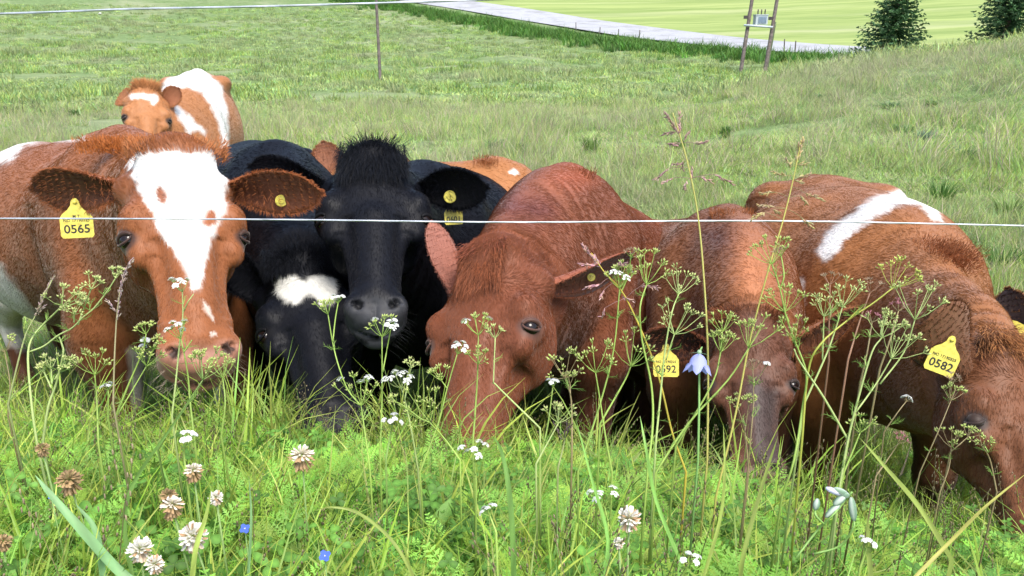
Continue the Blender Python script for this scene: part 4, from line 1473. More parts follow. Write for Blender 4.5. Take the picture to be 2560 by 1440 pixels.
S_farp = src_collection('far_sources', [
    grass_clump('a_far', 26, .08, .22, .030, .24, .7, M_past, .95, segs=3),
    grass_clump('b_far', 26, .06, .16, .034, .26, .9, M_past, 1.08, segs=3, yellow=.03),
    grass_clump('c_far', 22, .10, .28, .026, .20, .6, M_past, .62, segs=3)])
x, y = fan_points(26000, 20, 95, -38, 38, .62)
m = (road_side(x, y) < -6.5) & (vnoise(np.stack([x * .5, y, 0 * x], 1), .30, 43) + .5 * vnoise(np.stack([x, y, 0 * x], 1), .9, 44) > -.62)
x, y = x[m], y[m]
place('far_pasture_grass', S_farp, x, y, .7, 1.5, [0, 0, 1, 1, 2], .15, patchy=.6)
for a0, a1 in ((-62, -38), (38, 62)):
    x, y = fan_points(5000, 2.7, 24, a0, a1, .8)
    place('outer_pasture_grass', S_past, x, y, 1.1, 1.9, [0, 1, 1, 2], .2)
    x, y = fan_points(6000, 20, 95, a0, a1, .62)
    k = road_side(x, y) < -6.5
    place('outer_far_pasture_grass', S_farp, x[k], y[k], .8, 1.6, [0, 0, 1, 2], .15)
# weeds along the road's near side
i = rng.integers(0, len(RC), 16000)
off = -ROAD_HW - 3.8 - np.abs(rng.normal(0, 1.2, len(i))) - rng.uniform(0, .8, len(i))
p = RC[i] + RN[i] * off[:, None] + rng.normal(0, .6, (len(i), 2))
k = (np.hypot(p[:, 0], p[:, 1]) < 150) & (p[:, 1] > 25)
M_weed = leaf_mat('verge_weed_leaf', (.55, .95, .9), rough=.6, trans=.3, wild=.4)
S_weed = src_collection('weed_sources', [
    grass_clump('a_weed', 44, .25, .8, .08, .34, .6, M_weed, .62, segs=3),
    grass_clump('b_weed', 26, .4, .85, .07, .30, .45, M_weed, .65, segs=3),
    grass_clump('c_weed', 26, .2, .5, .05, .30, .45, M_weed, .85, segs=3, dry=.3)])
place('verge_weeds', S_weed, p[k, 0], p[k, 1], .6, 1.15, [0, 0, 1, 1, 2], .1)

# ---------------------------------------------------------------- ear tags
def toward(p):
    return unit(np.array([0, 0, CAM_Z]) - np.asarray(p))


def on_ear(C, px, py, gap=.010):
    """point just in front of the ear (or of whatever part of it lies there)"""
    ev = np.concatenate(C['earw'])
    q, d = project(ev)
    k = np.argsort(np.hypot(q[:, 0] - px, q[:, 1] - py))[:6]
    return at(px, py, d[k].min() - gap)


def text_part(txt, size, centre, X, Y, Z, parent, root, mat=None, bold=.0):
    cu = bpy.data.curves.new('lettering', 'FONT')
    cu.body = txt; cu.size = size; cu.align_x = 'CENTER'; cu.align_y = 'CENTER'
    cu.extrude = .00015; cu.offset = bold; cu.resolution_u = 3
    cu.materials.append(mat or M_print)
    tmp = bpy.data.objects.new('lettering', cu)
    me = bpy.data.meshes.new_from_object(tmp)
    bpy.data.objects.remove(tmp)
    o = bpy.data.objects.new('lettering', me)
    COL.objects.link(o)
    c = np.asarray(centre) - np.asarray(root)
    o.matrix_local = Matrix(((X[0], Y[0], Z[0], c[0]), (X[1], Y[1], Z[1], c[1]), (X[2], Y[2], Z[2], c[2]), (0, 0, 0, 1)))
    o.parent = parent
    return o


def flag_tag(C, px, py, w, rot, lines, gap=.012, label=None, turn=0.0, pos=None, mat=None):
    """flag ear tag; px, py is the middle of its lower plate; w its width in metres"""
    c = pos if pos is not None else on_ear(C, px, py - 30, gap)
    if pos is None: c = at(px, py, (c - np.array([0, 0, CAM_Z])) @ FWD)
    Z = toward(c); X = unit(np.cross([0, 0, 1], Z)); Y = np.cross(Z, X)
    r = math.radians(rot); X, Y = X * math.cos(r) + Y * math.sin(r), Y * math.cos(r) - X * math.sin(r)
    t = math.radians(turn); X, Z = X * math.cos(t) - Z * math.sin(t), Z * math.cos(t) + X * math.sin(t)
    root = C['rootp']
    h = w * .80
    prof = [(-.5, -.40), (-.44, -.50), (.44, -.50), (.5, -.42), (.5, .22), (.40, .38), (.24, .52), (.15, .66), (.12, .82), (.05, .92), (-.05, .92), (-.12, .82),
            (-.15, .66), (-.24, .52), (-.40, .38), (-.5, .22)]
    v = []
    for s_ in (.0009, -.0009):
        for a, b in prof:
            v.append(c - root + X * a * w + Y * b * w * .95 + Z * s_)
    n = len(prof)
    f = [tuple(range(n)), tuple(range(2 * n - 1, n - 1, -1))] + [(i, n + i, n + (i + 1) % n, (i + 1) % n) for i in range(n)]
    o = mesh_obj('ear_tag', v, f, mat or M_tag, C['root'], False)
    if label: o['label'] = label
    mb = MB()
    mb.tube([c - root + Y * w * .74 - Z * .012, c - root + Y * w * .74 + Z * .0025], [w * .07, w * .07], 10)
    mb.build('pin', M_tag, o, colors=False)
    for txt, sz, yy, bold in lines:
        text_part(txt, sz * w, c + Y * yy * w + Z * .0012, X, Y, Z, o, root, bold=bold)
    return o


def button_tag(C, px, py, r, gap=.006, pos=None):
    c = pos if pos is not None else on_ear(C, px, py, gap)
    Z = unit(toward(c) + np.array([.15, 0, .0])); root = C['rootp']
    mb = MB()
    prof = [(0, .0045), (.18, .0045), (.20, .0028), (.30, .0028), (.34, .0042), (.44, .0042), (.48, .0016), (.86, .0016), (.92, .0022), (1.0, .0012), (1.0, -.001), (0, -.001)]
    X = unit(np.cross(Z, [0, 0, 1])); Y = np.cross(Z, X)
    v, f = [], []
    n = 20
    for a, b in prof:
        for j in range(n):
            th = 2 * math.pi * j / n
            v.append(c - root + (X * math.cos(th) + Y * math.sin(th)) * r * max(a, .001) + Z * b)
    for i in range(len(prof) - 1):
        for j in range(n):
            f.append((i * n + j, i * n + (j + 1) % n, (i + 1) * n + (j + 1) % n, (i + 1) * n + j))
    return mesh_obj('button_tag', v, f, M_tag, C['root'], False)


flag_tag(cowA, 192, 560, .061, -4, [('0565', .40, -.18, .0004), ('NO 17190325', .135, .12, .0001), ('M T', .13, .26, .0002)], label='yellow ear tag reading 0565')
button_tag(cowA, 703, 502, .0125)
button_tag(cowC, 1125, 492, .0155)
flag_tag(cowC, 1134, 540, .045, 2, [('0601', .40, -.18, .0003)], gap=-.03, label='amber yellow ear tag half behind the ear')
flag_tag(cowE, 1665, 912, .060, 4, [('0592', .40, -.18, .0003), ('NO 17190325', .135, .12, .0001)], label='yellow ear tag reading 0592')
button_tag(cowD, 1478, 693, .0095)
flag_tag(cowF, 2357, 900, .050, -12, [('0582', .40, -.18, .0003), ('NO 17190325', .135, .12, .0001)], label='yellow ear tag reading 0582', turn=22)
flag_tag(cowG, 2528, 832, .062, -62, [('0590', .40, -.18, .0003)], label='yellow ear tag lying turned over')

# ---------------------------------------------------------------- fence wires
M_wire = simple_mat('galvanised_wire', (.50, .53, .58), rough=.4, metal=.5, noise=.12, nscale=200)


def wire(pts, label, r=.00105):
    P_ = np.array([at(*p) for p in pts])
    d0 = unit(P_[0] - P_[1]); d1 = unit(P_[-1] - P_[-2])
    d0 = np.array([-1, .01, d0[2]]); d1 = np.array([1, .01, d1[2] * .6])
    P_ = np.concatenate([[P_[0] + d0 * 2.2], [P_[0] + d0 * .5], P_, [P_[-1] + d1 * .5], [P_[-1] + d1 * 2.2]])
    s = np.r_[0, np.cumsum(np.linalg.norm(np.diff(P_, axis=0), axis=1))]
    ss = np.linspace(0, s[-1], 400)
    Q_ = np.stack([np.interp(ss, s, P_[:, i]) for i in range(3)], 1)
    k = np.ones(15) / 15
    Q_ = np.stack([np.convolve(np.pad(Q_[:, i], 7, mode='edge'), k, mode='valid') for i in range(3)], 1)
    mb = MB()
    # three strands laid up together
    for a in range(3):
        th = ss * 2 * math.pi / .16 + a * 2.094
        mb.tube(Q_ + np.stack([0 * th, np.cos(th), np.sin(th)], 1) * r * .34, r * .7, 6)
    o = mb.build('fence_wire', M_wire, loc=Q_[200], colors=False)
    tag(o, label, 'fence wire', 'wires of the pasture fence')


wire([(0, 546, .92), (400, 547, .915), (640, 548, .912), (960, 552, .91), (1280, 557, .91), (1600, 553, .91), (1900, 551, .912), (2200, 556, .915), (2560, 565, .92)],
     'lower fence wire, running straight across in front of the cows')
wire([(0, 37, .86), (60, 37, .855), (150, 27, .85), (300, 22, .85), (600, 18, .85), (940, 8, .85), (1200, 0, .85), (1280, -4, .85)],
     'upper fence wire, kinked and slack above the cows at the top left', .0012)

# ---------------------------------------------------------------- poles, transformer, posts
M_wood = simple_mat('weathered_pole', (.11, .09, .08), rough=.85, noise=.45, nscale=8, bump=.3)
M_grey = simple_mat('grey_steel', (.42, .47, .50), rough=.5, noise=.08, nscale=12)
M_panel = simple_mat('blue_grey_radiator', (.20, .27, .36), rough=.5, noise=.15, nscale=25)
M_dark = simple_mat('dark_insulator', (.05, .04, .04), rough=.4)


def pole_mesh(name, base, top, r0, r1, parent=None, root=None, mat=None):
    t = np.linspace(0, 1, 12)[:, None]
    pts = np.asarray(base) * (1 - t) + np.asarray(top) * t
    mb = MB()
    mb.tube(pts - (root if root is not None else base), np.linspace(r0, r1, 12), 12)
    o = mb.build(name, mat or M_wood, parent, colors=False)
    if parent is None: o.location = tuple(base)
    return o


b = hit(951, 207, 20)
dp = (b - np.array([0, 0, CAM_Z])) @ FWD
t = at(936, -90, dp)
o = pole_mesh('utility_pole', b - [0, 0, .3], t, .062, .05)
tag(o, 'lone slender wooden pole standing on the far slope', 'pole')
bL = hit(1850, 182, 25); dp = (bL - np.array([0, 0, CAM_Z])) @ FWD
bR = at(1910, 184, dp); bR[2] = float(ground(bR[0], bR[1]))
tL, tR = at(1899, -120, dp), at(1963, -120, dp)
root = (bL + bR) / 2
st = empty('transformer_station', root)
tag(st, 'two leaning wooden poles carrying a grey transformer box by the road', 'transformer')
pole_mesh('pole', bL - [0, 0, .3], tL, .09, .07, st, root)
pole_mesh('pole', bR - [0, 0, .3], tR, .09, .07, st, root)
p3 = at(1916, 184, dp + .3); p3[2] = float(ground(p3[0], p3[1])) - .2
pole_mesh('stay_pole', p3, at(1939, 55, dp + .3), .045, .04, st, root, simple_mat('green_stay', (.07, .10, .04)))
pt = lambda x, y, dd=0.0: at(x, y, dp + dd) - root
mb = MB(); mb.tube([pt(1860, 63, -.12), pt(1932, 68, -.12)], .05, 6); mb.tube([pt(1860, 63, .2), pt(1932, 68, .2)], .05, 6)
mb.build('crossbeam', M_grey, st, colors=False)
c0 = pt(1901, 50, 0.02)
mb = MB(); mb.box(c0, (.27, .22, .20)); mb.box(c0 + [0, 0, .215], (.29, .24, .02)); bx = mb.build('transformer_box', M_grey, st, smooth=False, colors=False)
mb = MB()
for q in range(6): mb.box(c0 + [.03 + (q - 2.5) * .062, -.235, .0], (.022, .02, .13))
mb.build('radiator', M_panel, bx, smooth=False, colors=False)
for q in (-1, 0, 1):
    mb = MB(); base = c0 + [q * .16 + .02, 0, .24]
    mb.tube([base + [0, 0, z] for z in np.linspace(0, .22, 8)], [.035, .02, .035, .02, .035, .02, .03, .025], 8)
    mb.build('insulator', M_dark, bx, colors=False)
for (x_, y_) in ((1865, 43), (1927, 46)):
    mb = MB(); mb.box(pt(x_, y_, -.12), (.09, .07, .07)); mb.build('clamp', M_dark, st, smooth=False, colors=False)
mb = MB()
th = np.linspace(0, 1, 14)
mb.tube([pt(1881 - 3 * a - 10 * a * a, -40 + 83 * a, -.05) for a in th], .018, 5)
mb.build('cable', M_dark, st, colors=False)
for x_, y_, lb in [(1440, 86, 'thin fence post by the road, farthest left of the short ones'), (1498, 98, 'thin fence post by the road, second from the left'),
                   (1546, 104, 'thin fence post by the road, third from the left'), (1597, 110, 'thin fence post by the road, last before the transformer poles'),
                   (1960, 136, 'thin fence post just right of the transformer poles'), (1987, 141, 'thin fence post nearest the spruce')]:
    bb = hit(x_, y_, 40)
    o = pole_mesh('fence_post', bb - [0, 0, .2], bb + np.array([rng.normal(0, .03), 0, .95]), .04, .035)
    tag(o, lb, 'fence post', 'fence posts along the road')
# small pale stones lying in the pasture
M_stone = simple_mat('pale_stone', (.55, .55, .52), rough=.8, noise=.2, nscale=20)
for x_, y_, r_, lb in ((250, 36, .16, 'pale stone near the top of the slope, under the upper wire'), (1108, 156, .14, 'small pale stone on the slope right of the lone pole'),
                       (2025, 145, .30, 'white wrapped marker lying at the road edge by the spruce')):
    bb = hit(x_, y_, 15)
    mb = MB(); mb.ball([0, 0, r_ * .3], (r_, r_ * .8, r_ * .5), seg=9, rings=6)
    mb.v[0] = mb.v[0] * (1 + .12 * rng.normal(0, 1, (len(mb.v[0]), 1)))
    o = mb.build('stone', M_stone, colors=False); o.location = tuple(bb)
    tag(o, lb, 'stone')

# ---------------------------------------------------------------- spruces
M_bark = simple_mat('spruce_bark', (.10, .07, .05), rough=.9, noise=.4, nscale=15)
M_needle = leaf_mat('spruce_needles', rough=.55, trans=.15, wild=.1)


def spruce(px, py, wpx, hpx, label, seed, r_=40.0):
    g_ = np.random.default_rng(seed)
    d_ = r_
    for _ in range(6):
        b_ = at(px, py, d_); gz_ = float(ground(b_[0], b_[1])); d_ = d_
        break
    b_[2] = gz_
    sc = d_ / FPX
    Hh, Rr = hpx * sc, wpx * sc / 2
    ro = empty('spruce_tree', b_)
    tag(ro, label, 'tree', 'spruces beyond the rise')
    mb = MB(); mb.tube([[0, 0, -.3], [0.02, 0, Hh * .5], [0, .02, Hh]], [Rr * .07, Rr * .045, .01], 8)
    mb.build('trunk', M_bark, ro, colors=False)
    mb = MB()
    nl = int(Hh / .17)
    for i in range(nl):
        z = .10 * Hh * .3 + Hh * (i / nl) ** .95
        rad = Rr * max(0.0, 1 - z / Hh) ** .8 * (1.0 if z > .08 * Hh else .8)
        nb = int(9 + 5 * g_.random())
        for k in range(nb):
            a = 6.283 * (k + g_.random()) / nb; L = rad * g_.uniform(.72, 1.12)
            if L < .08: continue
            d = np.array([math.cos(a), math.sin(a), 0]); s_ = np.array([-d[1], d[0], 0])
            n = 8
            t_ = np.linspace(0, 1, n)
            pts = d * (L * t_)[:, None] + np.array([0, 0, 1]) * (z + L * (-.35 * t_ + .30 * t_ * t_ * t_))[:, None]
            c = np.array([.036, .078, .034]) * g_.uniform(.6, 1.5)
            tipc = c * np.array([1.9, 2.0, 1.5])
            for j in range(1, n):
                for sd in (-1, 1, 0):
                    for rep in (0, 1):
                        ln = (.10 + .20 * (1 - t_[j])) * min(1.2, L) * g_.uniform(.6, 1.3)
                        e = unit(d * .75 + s_ * sd * .9 + np.array([0, 0, g_.uniform(-.55, .15)]) + g_.normal(0, .15, 3))
                        p_ = pts[j] + g_.normal(0, .03, 3)
                        w_ = unit(np.cross(e, [0, 0, 1] if rep else s_ + .2)) * .035 * g_.uniform(.6, 1.2)
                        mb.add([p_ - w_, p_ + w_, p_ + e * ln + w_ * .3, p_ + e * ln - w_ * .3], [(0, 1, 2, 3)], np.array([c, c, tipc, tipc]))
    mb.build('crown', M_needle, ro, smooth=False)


spruce(2222, 150, 205, 300, 'spruce with its lowest boughs touching the grassy rise, left of two', 3, 34.0)
spruce(2505, 130, 215, 330, 'darker spruce at the upper right corner, right of two', 5, 36.0)

# ---------------------------------------------------------------- tussocks in the pasture
M_tuss = leaf_mat('tussock_blades', rough=.5, trans=.35, wild=.15)


def tussock(px, py, hpx, wpx, colr, label, n=110):
    b_ = hit(px, py, 3)
    d_ = (b_ - np.array([0, 0, CAM_Z])) @ FWD
    h_ = hpx * d_ / FPX; w_ = wpx * d_ / FPX
    mb = MB()
    for i in range(n):
        a = rng.uniform(0, 6.283); d = np.array([math.cos(a), math.sin(a), 0]); r0 = w_ * .28 * math.sqrt(rng.random())
        hh = h_ * rng.uniform(.5, 1.1); t_ = np.linspace(0, 1, 5)
        out = w_ * .5 * rng.uniform(.2, 1)
        pts = d * (r0 + out * t_ ** 1.8)[:, None] + np.array([0, 0, 1]) * (hh * (t_ - .25 * t_ ** 3))[:, None] - np.array([0, 0, .02])
        mb.blade(pts, max(.004, .0011 * d_) * np.array([.8, 1, .9, .6, .1]), np.array([-d[1], d[0], 0]), np.array(colr) * rng.uniform(.6, 1.35))
    o = mb.build('grass_tussock', M_tuss, loc=None)
    o.location = tuple(b_)
    tag(o, label, 'tussock', 'tussocks standing in the pasture')


DG = (.085, .19, .035); BG = (.12, .22, .09); LG = (.19, .30, .08)
for a in [(1815, 335, 42, 34, DG, 'dark upright tussock above the nearest grass panicle'),
          (1697, 400, 50, 60, DG, 'dark tussock left of the tall grass panicle, mid pasture'),
          (1240, 392, 48, 60, BG, 'soft green tussock just above the tan cow back'),
          (1475, 400, 75, 60, LG, 'tall pale tussock right above the reddish cow'),
          (1300, 405, 48, 45, BG, 'narrow green tussock between two others above the reddish cow'),
          (610, 322, 22, 38, DG, 'small dark tussock right of the tan and white cow'),
          (2262, 325, 36, 70, BG, 'blue green tussock in the right half of the pasture'),
          (2310, 350, 44, 56, (.18, .26, .18), 'greyish tussock beside the blue green one'),
          (2385, 300, 26, 40, DG, 'low bright tussock on the right slope'),
          (2400, 410, 60, 90, BG, 'wide tussock at the right behind the white banded cow'),
          (190, 290, 26, 36, DG, 'small tussock left of the tan and white cow head'),
          (2330, 255, 22, 40, DG, 'small tussock high on the right slope'),
          (2230, 262, 26, 60, BG, 'broad low tussock under the nearer spruce'),
          (2060, 240, 26, 50, BG, 'low tussock below the gravel road end'),
          (30, 290, 36, 40, BG, 'tussock at the left edge of the pasture'),
          (2350, 520, 80, 90, DG, 'lush dark tussock behind the shoulder of the white banded cow'),
          (2520, 560, 80, 120, LG, 'lush green tussock at the right edge behind the fence wire'),
          (2500, 690, 90, 120, DG, 'dark tussock under the fence wire at the right edge')]:
    tussock(*a)

# ---------------------------------------------------------------- umbellifers, grasses and flowers in front
M_stem = leaf_mat('herb_stem', rough=.5, trans=.15, wild=.0)
M_petal = leaf_mat('petal', rough=.6, trans=.35, wild=.0)
STEM = {'g': (.32, .46, .10), 'p': (.42, .52, .19), 'y': (.42, .45, .08), 'b': (.30, .24, .12), 'd': (.20, .31, .08), 'r': (.30, .16, .10)}
FRUIT = {'g': (.36, .44, .12), 'p': (.42, .48, .17), 'y': (.42, .46, .10)}


def star(mb, c, nrm, r, colr):
    nrm = unit(nrm); X = unit(np.cross(nrm, [.3, .9, .2])); Y = np.cross(nrm, X); ph = rng.uniform(0, 6.28)
    for k in range(5):
        a = ph + k * 1.2566
        d = X * math.cos(a) + Y * math.sin(a); s = np.cross(nrm, d)
        mb.add([c, c + d * r * .7 + s * r * .38 + nrm * r * .15, c + d * r + nrm * r * .05, c + d * r * .7 - s * r * .38 + nrm * r * .15], [(0, 1, 2, 3)], colr)


def umbel(node, up, R, kind, tone, parent, root, d):
    """compound umbel: rays fan out of the node, each ends in a little umbel"""
    mb = MB()
    up = unit(up)
    F3 = frame(up, [.2, .1, .9])
    nr = 6 if R < .018 else (8 if R < .028 else 9)
    if kind == 'dry' or kind == 'pink': nr = 6
    colr = np.array(STEM[tone]) * rng.uniform(.9, 1.1)
    for i in range(nr):
        a = 6.283 * (i + rng.uniform(-.25, .25)) / nr * 2.4; sp = (i + .6) / nr
        ang = math.radians(10 + 48 * sp ** .7) * rng.uniform(.8, 1.15)
        dd = math.sin(ang) * (F3[0] * math.cos(a) + F3[1] * math.sin(a)) + math.cos(ang) * up
        L = R * rng.uniform(.75, 1.15)
        e = node + dd * L
        mid = node + dd * L * .5 - up * L * .07 + dd * 0
        mb.tube([node, mid, e], [.00045, .00035, .0003], 4, colr, False)
        u2 = unit(dd + up * .6); G = frame(u2, [.1, .3, .9])
        if kind in ('fruit', 'mix') and not (kind == 'mix' and rng.random() < .4):
            nf = rng.integers(5, 8); Lp = min(.0052, R * .24)
            for j in range(nf):
                b = 6.283 * j / nf + rng.uniform(-.3, .3); an = math.radians(rng.uniform(5, 62))
                d2 = math.sin(an) * (G[0] * math.cos(b) + G[1] * math.sin(b)) + math.cos(an) * u2
                q = e + d2 * Lp * rng.uniform(.7, 1.1)
                mb.tube([e, q], [.0002, .0002], 3, colr, False)
                c = np.array(FRUIT.get(tone, FRUIT['g'])) * rng.uniform(.7, 1.25)
                mb.ball(q + d2 * .0010, (.0009, .0009, .0015), c, frame(d2, [0.1, .2, 1]), 6, 4)
                mb.ball(q + d2 * .0029, (.0004, .0004, .0004), (.50, .45, .25), None, 4, 3)
        elif kind in ('white', 'mix'):
            nf = rng.integers(9, 13); Lp = min(.0046, R * .22)
            for j in range(nf):
                b = 6.283 * j / nf * 2.4; an = math.radians(70 * math.sqrt((j + .5) / nf))
                d2 = math.sin(an) * (G[0] * math.cos(b) + G[1] * math.sin(b)) + math.cos(an) * u2
                q = e + d2 * Lp
                mb.tube([e, q], [.0003, .0002], 3, colr, False)
                star(mb, q, u2 + d2 * .5, .0017 * rng.uniform(.8, 1.2), np.array([.82, .82, .80]))
        else:
            c = np.array([.42, .30, .20] if kind == 'dry' else [.50, .20, .24])
            for j in range(7):
                b = 6.283 * j / 7; an = math.radians(rng.uniform(25, 65))
                d2 = math.sin(an) * (G[0] * math.cos(b) + G[1] * math.sin(b)) + math.cos(an) * u2
                q = e + d2 * .0042
                mb.tube([e, e + d2 * .003 + u2 * .0004, q], [.0003, .00025, .0004], 3, c * rng.uniform(.7, 1.2), False)
    mb.v = [v - root for v in mb.v]
    return mb.build('umbel', M_stem if kind != 'white' else M_petal, parent)


def stem_pts(poly, d, wob=.004):
    n = len(poly)
    P_ = np.array([at(x, y, d + rng.normal(0, wob)) for x, y in poly])
    if n < 3: 
        P_ = np.array([P_[0] * (1 - t) + P_[-1] * t for t in np.linspace(0, 1, 4)]); n = 4
    s = np.r_[0, np.cumsum(np.linalg.norm(np.diff(P_, axis=0), axis=1))]
    m = max(8, n * 4)
    # Catmull-Rom through the points
    Q = []
    pp = np.concatenate([[2 * P_[0] - P_[1]], P_, [2 * P_[-1] - P_[-2]]])
    for i in range(1, n):
        for t in np.linspace(0, 1, 5)[:-1]:
            a, b, c, e = pp[i - 1], pp[i], pp[i + 1], pp[i + 2]
            Q.append(.5 * (2 * b + (c - a) * t + (2 * a - 5 * b + 4 * c - e) * t * t + (3 * b - a - 3 * c + e) * t ** 3))
    Q.append(P_[-1])
    return np.array(Q)


def caraway(d, branches, label, tone='g', w=1.0):
    """branches: (pixel polyline, umbel kind or None, umbel radius in photograph pixels)"""
    base = at(*branches[0][0][0], d)
    gz = float(ground(base[0], base[1])) - .01
    root = np.array([base[0], base[1], gz])
    ro = empty('caraway_plant', root)
    tag(ro, label, 'wildflower', 'caraway plants in front of the fence')
    mb = MB()
    todo = []
    for bi, (poly, kind, R) in enumerate(branches):
        P_ = stem_pts(poly, d)
        col = np.array(STEM[tone])
        if bi == 0 or poly[0][1] > 1080:
            if P_[0][2] > gz:
                P_ = np.concatenate([[[P_[0][0] + rng.normal(0, .004), P_[0][1], gz]], P_])
            r0, r1 = .0012 * w, .00065 * w
        else:
            r0, r1 = .0008 * w, .0006 * w
        t = np.linspace(0, 1, len(P_))[:, None]
        cc = col * (1 - .15 * t) * rng.uniform(.9, 1.1)
        mb.tube(P_, np.linspace(r0, r1, len(P_)), 6, cc)
        # feathery bracts at some nodes
        for k in range(3, len(P_) - 2, 4):
            if rng.random() < .55:
                for q in range(rng.integers(2, 6)):
                    e = unit(np.array([rng.normal(), rng.normal(), rng.uniform(.2, 1.4)]))
                    L = rng.uniform(.006, .016)
                    s_ = unit(np.cross(e, [.1, .9, .2]))
                    o_ = P_[k] + rng.normal(0, .001, 3)
                    mb.blade([o_, o_ + e * L * .5, o_ + e * L], [.0009, .0008, .0001], s_, np.array([.24, .38, .09]) * rng.uniform(.8, 1.3))
                    for u in (.35, .6, .8):
                        e2 = unit(e + s_ * rng.choice([-1, 1]) * .8)
                        mb.blade([o_ + e * L * u, o_ + e * L * u + e2 * L * .22, o_ + e * L * u + e2 * L * .4], [.0006, .0005, .0001], s_, np.array([.26, .40, .09]))
        if kind:
            todo.append((P_[-1], P_[-1] - P_[-3] if len(P_) > 3 else P_[-1] - P_[0], R * d / FPX, kind))
    mb.v = [v - root for v in mb.v]
    mb.build('stem', M_stem, ro)
    for node, up, R, kind in todo:
        umbel(node, unit(up) + np.array([0, 0, .7]), R, kind, tone, ro, root, d)
    return ro


F_, W_, MX, DR, PK = 'fruit', 'white', 'mix', 'dry', 'pink'
caraway(.80, [([(93, 1110), (80, 1020), (70, 900), (78, 850), (104, 815), (135, 785), (155, 765)], F_, 46),
              ([(72, 880), (110, 865), (146, 838), (180, 820), (205, 795), (235, 770), (268, 728), (288, 697)], F_, 24),
              ([(195, 812), (208, 775), (227, 724)], F_, 32), ([(185, 806), (186, 785)], F_, 24), ([(160, 768), (190, 758)], F_, 26)],
        'pale bent caraway plant at the left, several branches leaning right', 'p', 1.12)
caraway(.82, [([(107, 1110), (120, 1020), (140, 960), (158, 885), (155, 862), (148, 842)], None, 0), ([(130, 960), (128, 922)], F_, 28),
              ([(136, 950), (152, 925), (166, 915)], F_, 22), ([(128, 970), (110, 930)], F_, 18)], 'pale caraway plant at the left with low side umbels', 'p', 1.2)
caraway(.84, [([(246, 1110), (242, 1000), (237, 937)], F_, 58)], 'caraway plant with one wide green umbel left of the brown cow muzzle')
caraway(.86, [([(290, 1040), (320, 965), (346, 905), (360, 868), (365, 835)], F_, 26), ([(357, 870), (363, 856)], W_, 12), ([(350, 895), (357, 872)], W_, 10),
              ([(295, 1036), (340, 960), (366, 916)], F_, 44), ([(372, 895), (388, 868), (396, 858)], MX, 15)], 'pair of slanting caraway stems in front of the brown cow chest')
caraway(.88, [([(430, 1040), (440, 950), (450, 850), (457, 790), (456, 730)], W_, 36), ([(458, 780), (470, 755), (484, 735)], None, 0)],
        'white flowering caraway in front of the brown cow nose bridge', 'p')
caraway(.86, [([(485, 1090), (475, 1000), (470, 940), (460, 882), (452, 848)], W_, 40), ([(460, 880), (480, 850)], None, 0)],
        'white flowering caraway just above the brown cow muzzle')
caraway(.80, [([(395, 1125), (440, 1050), (507, 950)], MX, 66), ([(507, 950), (503, 900)], F_, 20)], 'slanting caraway with a half white umbel under the brown cow chin', 'd')
caraway(.86, [([(553, 1090), (563, 1010), (557, 945)], F_, 48)], 'short caraway beside the brown cow chin')
caraway(.90, [([(270, 1040), (271, 990), (270, 975)], W_, 16)], 'tiny white umbel low before the brown cow foreleg')
caraway(.84, [([(925, 1175), (912, 1080), (903, 1015)], MX, 72), ([(900, 1012), (870, 975), (848, 920), (832, 858), (820, 786)], F_, 34), ([(832, 855), (838, 800), (845, 758)], W_, 20)],
        'caraway below the black cow muzzle, one long branch curving up left')
caraway(.86, [([(950, 1140), (955, 1000), (955, 842)], MX, 44), ([(957, 930), (968, 870), (977, 822)], W_, 22)], 'straight caraway rising right under the black cow nose')
caraway(.86, [([(1045, 1172), (1030, 1085), (1016, 1015), (1004, 972)], W_, 44), ([(1012, 1000), (1020, 950), (1028, 920)], F_, 18)], 'white umbel at the left edge of the reddish cow face', 'p')
caraway(.83, [([(1150, 1150), (1112, 1098), (1074, 1056)], F_, 78), ([(1074, 1056), (1050, 1045), (1010, 1015), (990, 1005)], F_, 18)], 'slanting caraway low in front of the reddish cow nose')
caraway(.85, [([(1050, 1180), (1095, 1060), (1118, 970), (1143, 885)], W_, 28), ([(1117, 970), (1104, 952)], F_, 34)], 'caraway with small white heads before the reddish cow cheek')
caraway(.85, [([(1182, 1110), (1190, 1000), (1194, 930), (1196, 838)], MX, 52), ([(1194, 935), (1195, 910)], F_, 36)], 'tall caraway on the reddish cow forehead line')
caraway(.85, [([(1350, 1070), (1290, 1012), (1238, 960), (1234, 950), (1238, 845)], F_, 26)], 'thin kinked caraway beside the reddish cow eye', 'p')
caraway(.84, [([(965, 1150), (975, 1090), (981, 1062)], W_, 24)], 'small white umbel low between the two black cows and the reddish one', 'd')
caraway(.78, [([(1190, 1200), (1186, 1155)], W_, 42)], 'white umbel in the grass under the reddish cow chin')
caraway(.76, [([(1520, 1310), (1512, 1268)], W_, 44)], 'white umbel low in the grass right of centre')
caraway(.84, [([(1445, 1180), (1500, 1010), (1535, 870), (1549, 722)], MX, 46), ([(1548, 740), (1570, 690), (1577, 642)], DR, 20), ([(1549, 722), (1556, 690)], F_, 30)],
        'tall caraway behind the purple grass panicle, right of the reddish cow')
caraway(.83, [([(1530, 1180), (1515, 1100), (1500, 1000), (1489, 932)], F_, 72)], 'broad green umbel low before the reddish cow shoulder')
caraway(.85, [([(1430, 1110), (1428, 1000), (1412, 945)], F_, 56), ([(1426, 985), (1425, 960)], F_, 24)], 'brown stemmed caraway beside the reddish cow cheek', 'b')
caraway(.86, [([(1350, 1150), (1370, 1060), (1382, 968)], W_, 20)], 'single small white umbel before the reddish cow jaw')
caraway(.84, [([(1340, 1160), (1396, 1058)], F_, 42)], 'sprawling small caraway low before the reddish cow jaw', 'p')
caraway(.84, [([(1500, 1060), (1560, 955), (1577, 916)], F_, 76)], 'slanting caraway with a wide umbel in front of the reddish cow leg')
